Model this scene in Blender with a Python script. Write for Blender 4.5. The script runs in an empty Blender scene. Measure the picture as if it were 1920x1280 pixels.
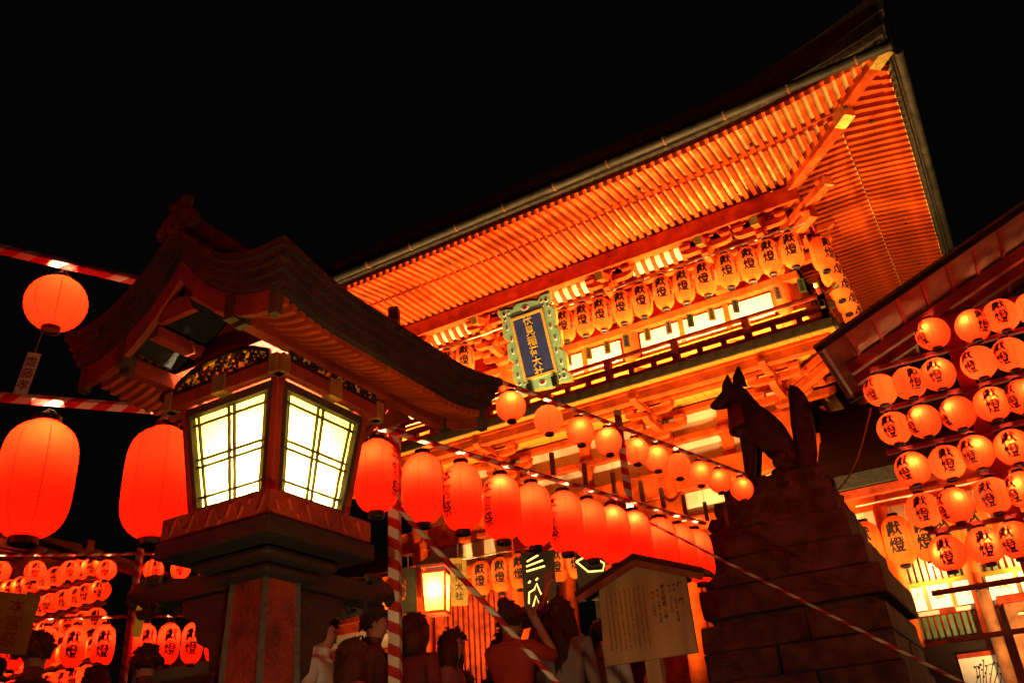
import bpy, bmesh, math, random
from mathutils import Vector, Matrix, Euler

random.seed(7)
R_ = math.radians
SC = bpy.context.scene
COL = SC.collection

# ------------------------------------------------------------------ camera, world, exposure
def set_camera():
    yaw, pit, rol = R_(28.638), R_(28.018), R_(-4.261)
    f = Vector((-math.sin(yaw) * math.cos(pit), math.cos(yaw) * math.cos(pit), math.sin(pit)))
    r = Vector((math.cos(yaw), math.sin(yaw), 0))
    u = r.cross(f)
    c, s = math.cos(rol), math.sin(rol)
    rr, uu = c * r + s * u, -s * r + c * u
    cam = bpy.data.cameras.new('camera')
    cam.sensor_width = 36
    cam.lens = 36 * 1650 / 1920
    cam.clip_start = 0.05
    cam.clip_end = 2000
    o = bpy.data.objects.new('camera', cam)
    M = Matrix((rr, uu, -f)).transposed().to_4x4()
    M.translation = Vector((0, 0, 0.6))
    o.matrix_world = M
    COL.objects.link(o)
    SC.camera = o
set_camera()

w = bpy.data.worlds.new('World')
SC.world = w
w.use_nodes = True
bg = w.node_tree.nodes['Background']
bg.inputs['Color'].default_value = (0.9, 0.85, 1.0, 1)
bg.inputs['Strength'].default_value = 0.0012          # moonless night sky
SC.view_settings.view_transform = 'Standard'
SC.view_settings.look = 'None'
SC.view_settings.exposure = 0.0
SC.view_settings.gamma = 1.0
SC.cycles.use_denoising = True
SC.cycles.max_bounces = 6
SC.cycles.diffuse_bounces = 3
SC.cycles.glossy_bounces = 2
SC.cycles.transmission_bounces = 4
SC.cycles.sample_clamp_indirect = 3.0
SC.cycles.caustics_reflective = False
SC.cycles.caustics_refractive = False
SC.cycles.use_light_tree = True

# ------------------------------------------------------------------ materials
MATS = {}
def mat(name, col, rough=0.6, var=0.18, scale=6.0, bump=0.15, bscale=40.0, metal=0.0, spec=0.4, stretch=None, col2=None):
    m = bpy.data.materials.new(name)
    m.use_nodes = True
    nt = m.node_tree
    b = nt.nodes['Principled BSDF']
    b.inputs['Roughness'].default_value = rough
    b.inputs['Metallic'].default_value = metal
    b.inputs['Specular IOR Level'].default_value = spec
    tc = nt.nodes.new('ShaderNodeTexCoord')
    mp = nt.nodes.new('ShaderNodeMapping')
    if stretch: mp.inputs['Scale'].default_value = stretch
    nt.links.new(tc.outputs['Object'], mp.inputs['Vector'])
    n = nt.nodes.new('ShaderNodeTexNoise')
    n.inputs['Scale'].default_value = scale
    n.inputs['Detail'].default_value = 5
    nt.links.new(mp.outputs['Vector'], n.inputs['Vector'])
    rp = nt.nodes.new('ShaderNodeValToRGB')
    c2 = col2 or tuple(c * (1 - 2 * var) for c in col)
    rp.color_ramp.elements[0].position = 0.3
    rp.color_ramp.elements[0].color = (*c2, 1)
    rp.color_ramp.elements[1].position = 0.7
    rp.color_ramp.elements[1].color = (*[min(1, c * (1 + var * .5)) for c in col], 1)
    nt.links.new(n.outputs['Fac'], rp.inputs['Fac'])
    nt.links.new(rp.outputs['Color'], b.inputs['Base Color'])
    if bump:
        n2 = nt.nodes.new('ShaderNodeTexNoise')
        n2.inputs['Scale'].default_value = bscale
        n2.inputs['Detail'].default_value = 4
        nt.links.new(mp.outputs['Vector'], n2.inputs['Vector'])
        bp = nt.nodes.new('ShaderNodeBump')
        bp.inputs['Strength'].default_value = bump
        bp.inputs['Distance'].default_value = 0.02
        nt.links.new(n2.outputs['Fac'], bp.inputs['Height'])
        nt.links.new(bp.outputs['Normal'], b.inputs['Normal'])
    MATS[name] = m
    return m

def emit(name, col, strength, tex=None):
    m = bpy.data.materials.new(name)
    m.use_nodes = True
    nt = m.node_tree
    b = nt.nodes['Principled BSDF']
    b.inputs['Base Color'].default_value = (*[c * .5 for c in col], 1)
    b.inputs['Emission Color'].default_value = (*col, 1)
    b.inputs['Emission Strength'].default_value = strength
    MATS[name] = m
    return m

def paper(name, col, ribs=60.0, gloss=0.0, trans=0.85):
    """thin dyed paper: light from the bulb inside comes through it"""
    m = bpy.data.materials.new(name)
    m.use_nodes = True
    nt = m.node_tree
    nt.nodes.remove(nt.nodes['Principled BSDF'])
    out = nt.nodes['Material Output']
    tr = nt.nodes.new('ShaderNodeBsdfTranslucent')
    df = nt.nodes.new('ShaderNodeBsdfDiffuse')
    mx = nt.nodes.new('ShaderNodeMixShader')
    mx.inputs[0].default_value = trans
    tc = nt.nodes.new('ShaderNodeTexCoord')
    n = nt.nodes.new('ShaderNodeTexNoise')
    n.inputs['Scale'].default_value = 14
    n.inputs['Detail'].default_value = 6
    nt.links.new(tc.outputs['Object'], n.inputs['Vector'])
    rp = nt.nodes.new('ShaderNodeValToRGB')
    rp.color_ramp.elements[0].position = .25
    rp.color_ramp.elements[0].color = (*[c * .8 for c in col], 1)
    rp.color_ramp.elements[1].position = .75
    rp.color_ramp.elements[1].color = (*col, 1)
    nt.links.new(n.outputs['Fac'], rp.inputs['Fac'])
    if ribs:                     # bamboo hoops show as finer, darker lines in the paper
        sp = nt.nodes.new('ShaderNodeSeparateXYZ')
        nt.links.new(tc.outputs['Object'], sp.inputs[0])
        ml = nt.nodes.new('ShaderNodeMath'); ml.operation = 'MULTIPLY'; ml.inputs[1].default_value = ribs
        nt.links.new(sp.outputs['Z'], ml.inputs[0])
        fr = nt.nodes.new('ShaderNodeMath'); fr.operation = 'FRACT'
        nt.links.new(ml.outputs[0], fr.inputs[0])
        gt = nt.nodes.new('ShaderNodeMath'); gt.operation = 'LESS_THAN'; gt.inputs[1].default_value = .25
        nt.links.new(fr.outputs[0], gt.inputs[0])
        mc = nt.nodes.new('ShaderNodeMix'); mc.data_type = 'RGBA'
        nt.links.new(gt.outputs[0], mc.inputs['Factor'])
        nt.links.new(rp.outputs['Color'], mc.inputs['A'])
        mc.inputs['B'].default_value = (*[c * .45 for c in col], 1)
        src = mc.outputs['Result']
    else:
        src = rp.outputs['Color']
    for s in (tr, df):
        nt.links.new(src, s.inputs['Color'])
    nt.links.new(df.outputs[0], mx.inputs[1])
    nt.links.new(tr.outputs[0], mx.inputs[2])
    nt.links.new(mx.outputs[0], out.inputs['Surface'])
    MATS[name] = m
    return m

def stripe(name, period, twist=1.0, red=(.5, .012, .012), white=(.72, .62, .5)):
    """red and white cloth tape wound round a pole whose length is local Z"""
    m = mat(name, red, .55, bump=.2, bscale=60)
    nt = m.node_tree
    b = nt.nodes['Principled BSDF']
    tc = nt.nodes.new('ShaderNodeTexCoord')
    sp = nt.nodes.new('ShaderNodeSeparateXYZ')
    nt.links.new(tc.outputs['Object'], sp.inputs[0])
    at = nt.nodes.new('ShaderNodeMath'); at.operation = 'ARCTAN2'
    nt.links.new(sp.outputs['Y'], at.inputs[0]); nt.links.new(sp.outputs['X'], at.inputs[1])
    k = nt.nodes.new('ShaderNodeMath'); k.operation = 'MULTIPLY'; k.inputs[1].default_value = twist * period / (2 * math.pi)
    nt.links.new(at.outputs[0], k.inputs[0])
    nz = nt.nodes.new('ShaderNodeTexNoise'); nz.inputs['Scale'].default_value = 2.5
    nt.links.new(tc.outputs['Object'], nz.inputs['Vector'])
    nk = nt.nodes.new('ShaderNodeMath'); nk.operation = 'MULTIPLY'; nk.inputs[1].default_value = period * .5
    nt.links.new(nz.outputs['Fac'], nk.inputs[0])
    a = nt.nodes.new('ShaderNodeMath'); a.operation = 'ADD'
    nt.links.new(k.outputs[0], a.inputs[0]); nt.links.new(sp.outputs['Z'], a.inputs[1])
    a2 = nt.nodes.new('ShaderNodeMath'); a2.operation = 'ADD'
    nt.links.new(a.outputs[0], a2.inputs[0]); nt.links.new(nk.outputs[0], a2.inputs[1])
    d = nt.nodes.new('ShaderNodeMath'); d.operation = 'DIVIDE'; d.inputs[1].default_value = period
    nt.links.new(a2.outputs[0], d.inputs[0])
    fr = nt.nodes.new('ShaderNodeMath'); fr.operation = 'FRACT'
    nt.links.new(d.outputs[0], fr.inputs[0])
    gt = nt.nodes.new('ShaderNodeMath'); gt.operation = 'GREATER_THAN'; gt.inputs[1].default_value = .5
    nt.links.new(fr.outputs[0], gt.inputs[0])
    mx = nt.nodes.new('ShaderNodeMix'); mx.data_type = 'RGBA'
    nt.links.new(gt.outputs[0], mx.inputs['Factor'])
    ramp = [n for n in nt.nodes if n.type == 'VALTORGB'][0]
    nt.links.new(ramp.outputs['Color'], mx.inputs['A'])
    mx.inputs['B'].default_value = (*white, 1)
    nt.links.new(mx.outputs['Result'], b.inputs['Base Color'])
    return m

WOODS = (1, 1, 1)
VER = mat('vermilion_paint', (.58, .075, .008), .7, .28, 4.0, .2, 30, spec=.12)
VERD = mat('vermilion_dark', (.38, .042, .012), .7, .35, 6.0, .3, 40, spec=.15)  # darker vermilion; on the balcony rails their unlit look is painted in
YEL = mat('ochre_board', (.68, .27, .03), .7, .2, 4.0, .12, spec=.12)
PLA = mat('white_plaster', (.80, .74, .58), .8, .08, 3.0, .08)
SOF = mat('pale_soffit_board', (.74, .46, .16), .8, .15, 4.0, .08, spec=.1)
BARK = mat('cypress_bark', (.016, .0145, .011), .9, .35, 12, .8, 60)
BARKG = mat('lightened_bark_roof', (.075, .062, .048), .9, .35, 12, .8, 60)  # bark lightened by colour so the gate roof's swept edge shows
COPPER = mat('weathered_copper', (.075, .062, .035), .55, .35, 6, .2, 30, metal=.3)
GUT = mat('tarnished_gutter', (.030, .030, .021), .6, .4, 6, .2, 30)
GOLD = mat('gilded_metal', (.85, .58, .14), .35, .2, 12, .15, 60, metal=.8)
GOLDP = mat('gold_leaf_paint', (.80, .55, .12), .5, .15, 20, .1)
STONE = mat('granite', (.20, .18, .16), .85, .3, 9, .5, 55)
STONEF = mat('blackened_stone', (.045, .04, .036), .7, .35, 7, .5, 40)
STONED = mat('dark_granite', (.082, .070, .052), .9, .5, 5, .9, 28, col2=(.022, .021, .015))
PAVE = mat('paving_stone', (.17, .155, .14), .8, .25, 3, .4, 30)
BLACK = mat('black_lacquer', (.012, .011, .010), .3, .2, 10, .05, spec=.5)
DARKW = mat('dark_green_wood', (.020, .032, .022), .6, .3, 8, .3, 40)
DKWOOD = mat('aged_dark_wood', (.010, .008, .006), .7, .3, 8, .4, 40, stretch=(1, 1, 4))
TORORED = mat('old_red_lacquer', (.34, .036, .012), .55, .3, 6, .25, 50)
POSTRED = mat('dulled_red_post', (.20, .02, .008), .7, .4, 6, .4, 50)
GREEN = mat('green_lattice_paint', (.10, .19, .11), .6, .25, 8, .2)
WOODP = mat('pale_cedar', (.68, .45, .21), .7, .25, 5, .25, 40, stretch=(1, 1, .15))
WOODB = mat('brown_timber', (.30, .12, .05), .85, .3, 6, .3, 40)
INK = mat('black_ink', (.010, .008, .008), .7, .1, 10, 0)
INKR = mat('red_ink', (.28, .03, .02), .7, .1, 10, 0)
WHITEP = mat('white_card', (.78, .74, .66), .7, .06, 10, .05)
YCARD = mat('yellow_card', (.75, .50, .08), .7, .08, 10, .05)
GCARD = mat('green_card', (.16, .26, .12), .7, .08, 10, .05)
PCARD = mat('pink_card', (.80, .42, .34), .7, .08, 10, .05)
YBOARD = mat('faded_yellow_board', (.32, .22, .05), .8, .2, 8, .1)
GREYCARD = mat('grey_card', (.22, .24, .22), .7, .08, 10, .05)
BLUE = mat('indigo_panel', (.035, .06, .24), .5, .1, 6, .1)
TEAL = mat('pale_green_paint', (.30, .58, .36), .5, .12, 10, .1)
MAROON = mat('maroon_paint', (.22, .02, .04), .5, .1, 10, .1)
NAVY = mat('navy_paint', (.03, .035, .10), .5, .1, 10, .1)
RACKRED = mat('rack_red_paint', (.36, .02, .012), .45, .2, 5, .15, spec=.5)
CORD = mat('cord', (.35, .25, .18), .8, .1, 10, 0)
CABLE = mat('pink_cable', (.55, .18, .14), .6, .1, 10, 0)
CLOTHR = mat('red_cloth', (.40, .03, .02), .8, .15, 8, .2)
PAPR = paper('red_lantern_paper', (.92, .0085, .0022), 70)
PAPRR = paper('red_lantern_paper_fine', (.92, .0105, .0027), 110)
PAPO = paper('orange_lantern_paper', (.92, .20, .028), 45, trans=.6)
PAPRK = paper('orange_red_lantern_paper', (.92, .028, .0055), 110)
SEAM = paper('lantern_seam', (.05, .001, .0006), 0)
PAPW = paper('white_shoji_paper', (.95, .76, .13), 0, trans=.9)
STR_POLE = stripe('striped_tape_pole', .115, 1.0)
STR_BAR = stripe('striped_tape_bar', .15, 1.0)
STR_THIN = stripe('striped_cord', .16, 1.0, red=(.42, .012, .012))
BULBF = emit('flood_glass', (1, .7, .35), 6)
BULBW = emit('lamp_glass', (1, .75, .4), 6)

# ------------------------------------------------------------------ mesh helpers
class MB:
    def __init__(s):
        s.v, s.f, s.m = [], [], []
    def add(s, vs, fs, mi=0):
        o = len(s.v)
        s.v += [tuple(p) for p in vs]
        for f in fs:
            s.f.append(tuple(i + o for i in f)); s.m.append(mi)
        return s
    def box(s, c, size, mi=0, rot=None):
        hx, hy, hz = [d / 2 for d in size]
        P = [Vector((x, y, z)) for x in (-hx, hx) for y in (-hy, hy) for z in (-hz, hz)]
        if rot: P = [rot @ p for p in P]
        c = Vector(c)
        return s.add([p + c for p in P], [(0, 1, 3, 2), (4, 6, 7, 5), (0, 4, 5, 1), (2, 3, 7, 6), (0, 2, 6, 4), (1, 5, 7, 3)], mi)
    def bb(s, x0, x1, y0, y1, z0, z1, mi=0):
        return s.box(((x0 + x1) / 2, (y0 + y1) / 2, (z0 + z1) / 2), (abs(x1 - x0), abs(y1 - y0), abs(z1 - z0)), mi)
    def beam(s, p0, p1, wd, ht, mi=0, up=(0, 0, 1)):
        p0, p1 = Vector(p0), Vector(p1)
        d = (p1 - p0)
        L = d.length
        y = d.normalized()
        x = y.cross(Vector(up)).normalized()
        z = x.cross(y)
        rot = Matrix((x, y, z)).transposed()
        return s.box((p0 + p1) / 2, (wd, L, ht), mi, rot)
    def cyl(s, p0, p1, r0, r1=None, n=12, mi=0):
        if r1 is None: r1 = r0
        p0, p1 = Vector(p0), Vector(p1)
        d = (p1 - p0).normalized()
        a = d.cross(Vector((0, 0, 1)))
        if a.length < 1e-4: a = Vector((1, 0, 0))
        a.normalize(); b = d.cross(a)
        V = []
        for p, r in ((p0, r0), (p1, r1)):
            for i in range(n):
                t = 2 * math.pi * i / n
                V.append(p + a * math.cos(t) * r + b * math.sin(t) * r)
        F = [(i, (i + 1) % n, n + (i + 1) % n, n + i) for i in range(n)]
        F += [tuple(range(n - 1, -1, -1)), tuple(range(n, 2 * n))]
        return s.add(V, F, mi)
    def tube(s, pts, r, n=6, mi=0):
        pts = [Vector(p) for p in pts]
        rs = r if isinstance(r, (list, tuple)) else [r] * len(pts)
        V = []; ref = None
        for i, p in enumerate(pts):
            d = (pts[min(i + 1, len(pts) - 1)] - pts[max(i - 1, 0)]).normalized()
            if ref is None:
                ref = d.cross(Vector((0, 0, 1)))
                if ref.length < 1e-3: ref = d.cross(Vector((1, 0, 0)))
            a = (ref - d * ref.dot(d)).normalized(); ref = a
            b = d.cross(a)
            for k in range(n):
                t = 2 * math.pi * k / n
                V.append(p + (a * math.cos(t) + b * math.sin(t)) * rs[i])
        F = []
        for i in range(len(pts) - 1):
            for k in range(n):
                F.append((i * n + k, i * n + (k + 1) % n, (i + 1) * n + (k + 1) % n, (i + 1) * n + k))
        F += [tuple(range(n - 1, -1, -1)), tuple(range((len(pts) - 1) * n, len(pts) * n))]
        return s.add(V, F, mi)
    def lathe(s, prof, n=20, mi=0, c=(0, 0, 0)):
        V = []
        for r, z in prof:
            for i in range(n):
                t = 2 * math.pi * i / n
                V.append((c[0] + r * math.cos(t), c[1] + r * math.sin(t), c[2] + z))
        F = [(j * n + i, j * n + (i + 1) % n, (j + 1) * n + (i + 1) % n, (j + 1) * n + i) for j in range(len(prof) - 1) for i in range(n)]
        F += [tuple(range(n - 1, -1, -1)), tuple(range((len(prof) - 1) * n, len(prof) * n))]
        return s.add(V, F, mi)
    def prism(s, poly, ax, a, b, mi=0):
        """poly of 2-D points, extruded along ax ('x': (y,z); 'y': (x,z); 'z': (x,y))"""
        def P(p, t):
            return {'x': (t, p[0], p[1]), 'y': (p[0], t, p[1]), 'z': (p[0], p[1], t)}[ax]
        n = len(poly)
        V = [P(p, a) for p in poly] + [P(p, b) for p in poly]
        F = [(i, (i + 1) % n, n + (i + 1) % n, n + i) for i in range(n)]
        F += [tuple(range(n - 1, -1, -1)), tuple(range(n, 2 * n))]
        return s.add(V, F, mi)
    def strip(s, rows, mi=0):
        """rows: list of closed sections (same length) lofted together, ends capped"""
        n = len(rows[0]); V = [p for r in rows for p in r]
        F = [(j * n + i, j * n + (i + 1) % n, (j + 1) * n + (i + 1) % n, (j + 1) * n + i) for j in range(len(rows) - 1) for i in range(n)]
        F += [tuple(range(n - 1, -1, -1)), tuple(range((len(rows) - 1) * n, len(rows) * n))]
        return s.add(V, F, mi)
    def grid(s, rows, mi=0):
        n = len(rows[0]); V = [p for r in rows for p in r]
        F = [(j * n + i, j * n + i + 1, (j + 1) * n + i + 1, (j + 1) * n + i) for j in range(len(rows) - 1) for i in range(n - 1)]
        return s.add(V, F, mi)
    def ball(s, c, r, n=10, mi=0, sc=(1, 1, 1)):
        prof = [(max(1e-4, math.sin(math.pi * j / n)) * r, -math.cos(math.pi * j / n) * r) for j in range(n + 1)]
        o = len(s.v)
        s.lathe(prof, n, mi)
        for i in range(o, len(s.v)):
            p = s.v[i]; s.v[i] = (c[0] + p[0] * sc[0], c[1] + p[1] * sc[1], c[2] + p[2] * sc[2])
        return s
    def mesh(s, name, mats, off=(0, 0, 0), smooth=False):
        me = bpy.data.meshes.new(name)
        me.from_pydata([(p[0] - off[0], p[1] - off[1], p[2] - off[2]) for p in s.v], [], s.f)
        for m in (mats if isinstance(mats, (list, tuple)) else [mats]): me.materials.append(m)
        me.polygons.foreach_set('material_index', s.m)
        bm = bmesh.new(); bm.from_mesh(me); bmesh.ops.recalc_face_normals(bm, faces=bm.faces)
        bm.to_mesh(me); bm.free()
        if smooth:
            me.polygons.foreach_set('use_smooth', [True] * len(me.polygons))
            try: me.set_sharp_from_angle(angle=R_(40))
            except Exception: pass
        me.update()
        return me
    def build(s, name, mats, parent=None, smooth=False, bevel=0, local=False):
        off = (0, 0, 0)
        if parent is not None and not local: off = WL[parent.name]
        o = bpy.data.objects.new(name, s.mesh(name, mats, off, smooth))
        COL.objects.link(o)
        if parent is not None:
            o.parent = parent
            WL[o.name] = WL.get(parent.name, (0, 0, 0))
        else: WL[o.name] = (0, 0, 0)
        if bevel:
            md = o.modifiers.new('bevel', 'BEVEL'); md.width = bevel; md.segments = 2; md.limit_method = 'ANGLE'
        return o
WL = {}
def link(name, me, parent=None, loc=(0, 0, 0), rot=None, scale=None):
    o = bpy.data.objects.new(name, me)
    COL.objects.link(o)
    o.parent = parent
    o.location = loc
    if rot is not None: o.rotation_euler = rot
    if scale is not None: o.scale = scale
    WL[o.name] = (0, 0, 0)
    return o
def tag(o, label=None, cat=None, group=None, kind=None):
    if label: o['label'] = label
    if cat: o['category'] = cat
    if group: o['group'] = group
    if kind: o['kind'] = kind
    return o
def thing(name, label, cat, loc=(0, 0, 0), rz=0, group=None):
    o = bpy.data.objects.new(name, None)
    o.empty_display_size = .1
    COL.objects.link(o)
    o.location = loc; o.rotation_euler = (0, 0, rz)
    WL[o.name] = tuple(loc)
    return tag(o, label, cat, group)
def rel(parent, p):
    w_ = WL[parent.name]
    return (p[0] - w_[0], p[1] - w_[1], p[2] - w_[2])
def point_light(parent, loc, power, col, radius=.03):
    l = bpy.data.lights.new('bulb', 'POINT')
    l.energy = power; l.color = col; l.shadow_soft_size = radius
    o = bpy.data.objects.new('bulb_light', l); COL.objects.link(o)
    o.parent = parent; o.location = loc
    return o
_shared = {}
def bulb_shared(parent, loc, key, power, col, radius=.03):
    if key not in _shared:
        l = bpy.data.lights.new('bulb', 'POINT')
        l.energy = power; l.color = col; l.shadow_soft_size = radius
        _shared[key] = l
    o = bpy.data.objects.new('bulb_light', _shared[key]); COL.objects.link(o)
    o.parent = parent; o.location = loc
    return o
ORD = ['first', 'second', 'third', 'fourth', 'fifth', 'sixth', 'seventh', 'eighth', 'ninth', 'tenth', 'eleventh', 'twelfth', 'thirteenth', 'fourteenth']
def smoothstep(t): t = max(0, min(1, t)); return t * t * (3 - 2 * t)

# ------------------------------------------------------------------ text
_tc = None
_gl = {}
def glyph(ch, weight=0.0, fine=0.12):
    """(verts, tris) of one character in a unit box centred on 0, subdivided so that it can be bent"""
    global _tc
    k = (ch, weight, fine)
    if k in _gl: return _gl[k]
    cu = bpy.data.curves.new('text', 'FONT'); cu.body = ch; cu.offset = weight; cu.resolution_u = 2
    o = bpy.data.objects.new('text', cu); COL.objects.link(o)
    dg = bpy.context.evaluated_depsgraph_get()
    me = bpy.data.meshes.new_from_object(o.evaluated_get(dg))
    bm = bmesh.new(); bm.from_mesh(me)
    bmesh.ops.remove_doubles(bm, verts=bm.verts, dist=.002)
    bmesh.ops.triangulate(bm, faces=bm.faces)
    for _ in range(3):
        es = [e for e in bm.edges if e.calc_length() > fine]
        if not es: break
        bmesh.ops.subdivide_edges(bm, edges=es, cuts=1)
        bmesh.ops.triangulate(bm, faces=bm.faces)
    vs = [(v.co.x - .5, v.co.y - .38) for v in bm.verts]
    bm.verts.index_update()
    fs = [tuple(v.index for v in f.verts) for f in bm.faces]
    bm.free()
    bpy.data.objects.remove(o); bpy.data.curves.remove(cu); bpy.data.meshes.remove(me)
    _gl[k] = (vs, fs)
    return _gl[k]
def write(mb, chars, size, place, mi=0, weight=.0, pitch=1.0, fine=.5, sx=1.0):
    """column of characters, top to bottom; place(u, v) -> 3-D point; v = 0 is the top"""
    for i, ch in enumerate(chars):
        if ch == ' ': continue
        vs, fs = glyph(ch, weight, fine)
        mb.add([place(u * size * sx, (v - .5 - i * pitch) * size) for u, v in vs], fs, mi)

# ================================================================== SETTING
g = MB(); g.add([(-300, -300, 0), (300, -300, 0), (300, 300, 0), (-300, 300, 0)], [(0, 1, 2, 3)])
tag(g.build('ground', PAVE), kind='structure')
# stone terrace under the gate, with a flight of steps on the approach side
terr = tag(MB().bb(-24, 6, 14.0, 24, 0.004, 1.1).build('terrace', STONE), kind='structure')
tag(MB().bb(-16, 4, 4.3, 12.4, .004, .17).build('forecourt_paving', PAVE), kind='structure')
st = tag(MB().bb(-10.6, -3.4, 13.7, 13.99, .004, .92).build('stone_steps', STONE), kind='structure')
for i in range(1, 5):
    MB().bb(-10.6, -3.4, 13.7 - .3 * i, 13.695 - .3 * (i - 1), .004, .92 - .18 * i).build('step', STONE, st)

# ================================================================== THE GATE
GX = -6.9
gate = thing('shrine_gate', 'two-storey vermilion shrine gate with deep raftered eaves and a railed balcony', 'gate', (GX, 17.4, 1.1))
COLX = [GX - 4.1, GX - 1.7, GX + 1.7, GX + 4.1]
# --- lower storey
for x in COLX:
    for y in (15.4, 17.4, 19.4):
        c = MB().cyl((x, y, 1.18), (x, y, 6.62), .21, .20, 18).build('column', VER, gate, True)
        MB().cyl((x, y, 1.1), (x, y, 1.2), .32, .27, 16).build('column_base', STONE, c, True)
def hbeam(name, x0, x1, y0, y1, z0, z1, m=VER, par=None, bevel=.012):
    return MB().bb(x0, x1, y0, y1, z0, z1).build(name, m, par or gate, bevel=bevel)
XL, XR = GX - 4.35, GX + 4.35
hbeam('tie_beam', XL - .2, XR + .2, 15.24, 15.5, 5.62, 6.08)
hbeam('tie_beam', XL, XR, 15.30, 15.5, 6.56, 6.69)
hbeam('tie_beam', XL, XR, 15.31, 15.5, 4.9, 5.12)
hbeam('wall_plate', XL, XR, 15.29, 15.5, 7.12, 7.24)
hbeam('tie_beam', XL, XR, 19.3, 19.56, 5.62, 6.08)
for x0, x1 in zip(COLX[:-1], COLX[1:]):
    n = 2
    for k in range(n):
        a, b = x0 + (x1 - x0) * k / n, x0 + (x1 - x0) * (k + 1) / n
        MB().bb(a + .02, b - .02, 15.40, 15.46, 6.10, 6.55).build('plaster_panel', PLA, gate)
        MB().bb(a + .02, b - .02, 15.41, 15.47, 6.70, 7.11).build('plaster_panel', PLA, gate)
    MB().bb(x0 + .1, x1 - .1, 15.42, 15.48, 5.14, 5.6).build('plaster_panel', PLA if x1 - x0 < 3 else VER, gate)
    xm = (x0 + x1) / 2
    # flared strut between the beams
    for z0, z1 in ((6.09, 6.555), (6.69, 7.12)):
        hw = .11
        MB().prism([(xm - hw - .05, z0), (xm + hw + .05, z0), (xm + hw, z0 + .08), (xm + hw, z1 - .1), (xm + hw + .06, z1), (xm - hw - .06, z1), (xm - hw, z1 - .1), (xm - hw, z0 + .08)], 'y', 15.33, 15.44).build('strut', VER, gate)
    MB().bb(xm - .19, xm + .19, 15.27, 15.31, 6.60, 6.66).build('strut_cap', VERD, gate)
for x in COLX:
    MB().bb(x - .21, x + .21, 15.20, 15.24, 6.60, 6.67).build('strut_cap', VERD, gate)
# side bays of the lower storey: boarded walls with green lattice windows
for x0, x1 in ((COLX[0], COLX[1]), (COLX[2], COLX[3])):
    MB().bb(x0 + .2, x1 - .2, 15.55, 15.62, 1.2, 4.9).build('wall_board', VERD, gate)
    for z in (4.55, 2.2): MB().bb(x0 + .35, x1 - .35, 15.50, 15.55, z, z + .13).build('window_frame', VER, gate)
    nb = 12
    for k in range(nb):
        x = x0 + .45 + (x1 - x0 - .9) * (k + .5) / nb
        MB().bb(x - .04, x + .04, 15.47, 15.535, 2.34, 4.54).build('lattice_bar', VERD, gate)
# side wall on the approach-right flank and inner ceiling
MB().bb(COLX[3] - .06, COLX[3] + .02, 15.62, 19.2, 1.2, 6.55).build('side_wall', VER, gate)
MB().bb(COLX[0] - .02, COLX[0] + .06, 15.62, 19.2, 1.2, 6.55).build('side_wall', VER, gate)
MB().bb(XL + .2, XR - .2, 15.52, 19.28, 6.30, 6.36).build('inner_ceiling', YEL, gate)
MB().bb(COLX[1], COLX[2], 19.6, 19.66, 1.2, 5.6).build('rear_screen', VER, gate)
# --- bracket sets below the balcony
def arm(mb, c, axis, L, h, t, mi=0):
    """bracket arm with rounded-up lower ends, centred on c (top face at c.z+h/2)"""
    P = []
    for sx in (-1, 1):
        pts = [(L / 2 - .002, h / 2), (L / 2, 0.0), (L / 2 - .05, -h * .30), (L / 2 - .14, -h / 2)]
        if sx < 0: P += [(-x, z) for x, z in pts]
        else: P += list(reversed(pts))
    if axis == 'x': mb.prism([(c[0] + p[0], c[2] + p[1]) for p in P], 'y', c[1] - t / 2, c[1] + t / 2, mi)
    else: mb.prism([(c[1] + p[0], c[2] + p[1]) for p in P], 'x', c[0] - t / 2, c[0] + t / 2, mi)
def block(mb, c, w_, h, mi=0):
    """bearing block, narrower at its foot"""
    a, b = w_ / 2, w_ * .36
    z0, z1, z2 = c[2] - h / 2, c[2] - h * .1, c[2] + h / 2
    V = []
    for r, z in ((b, z0), (a, z1), (a, z2)):
        V += [(c[0] - r, c[1] - r, z), (c[0] + r, c[1] - r, z), (c[0] + r, c[1] + r, z), (c[0] - r, c[1] + r, z)]
    F = [(0, 3, 2, 1), (8, 9, 10, 11)] + [(j * 4 + i, j * 4 + (i + 1) % 4, j * 4 + 4 + (i + 1) % 4, j * 4 + 4 + i) for j in (0, 1) for i in range(4)]
    mb.add(V, F, mi)
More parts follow.
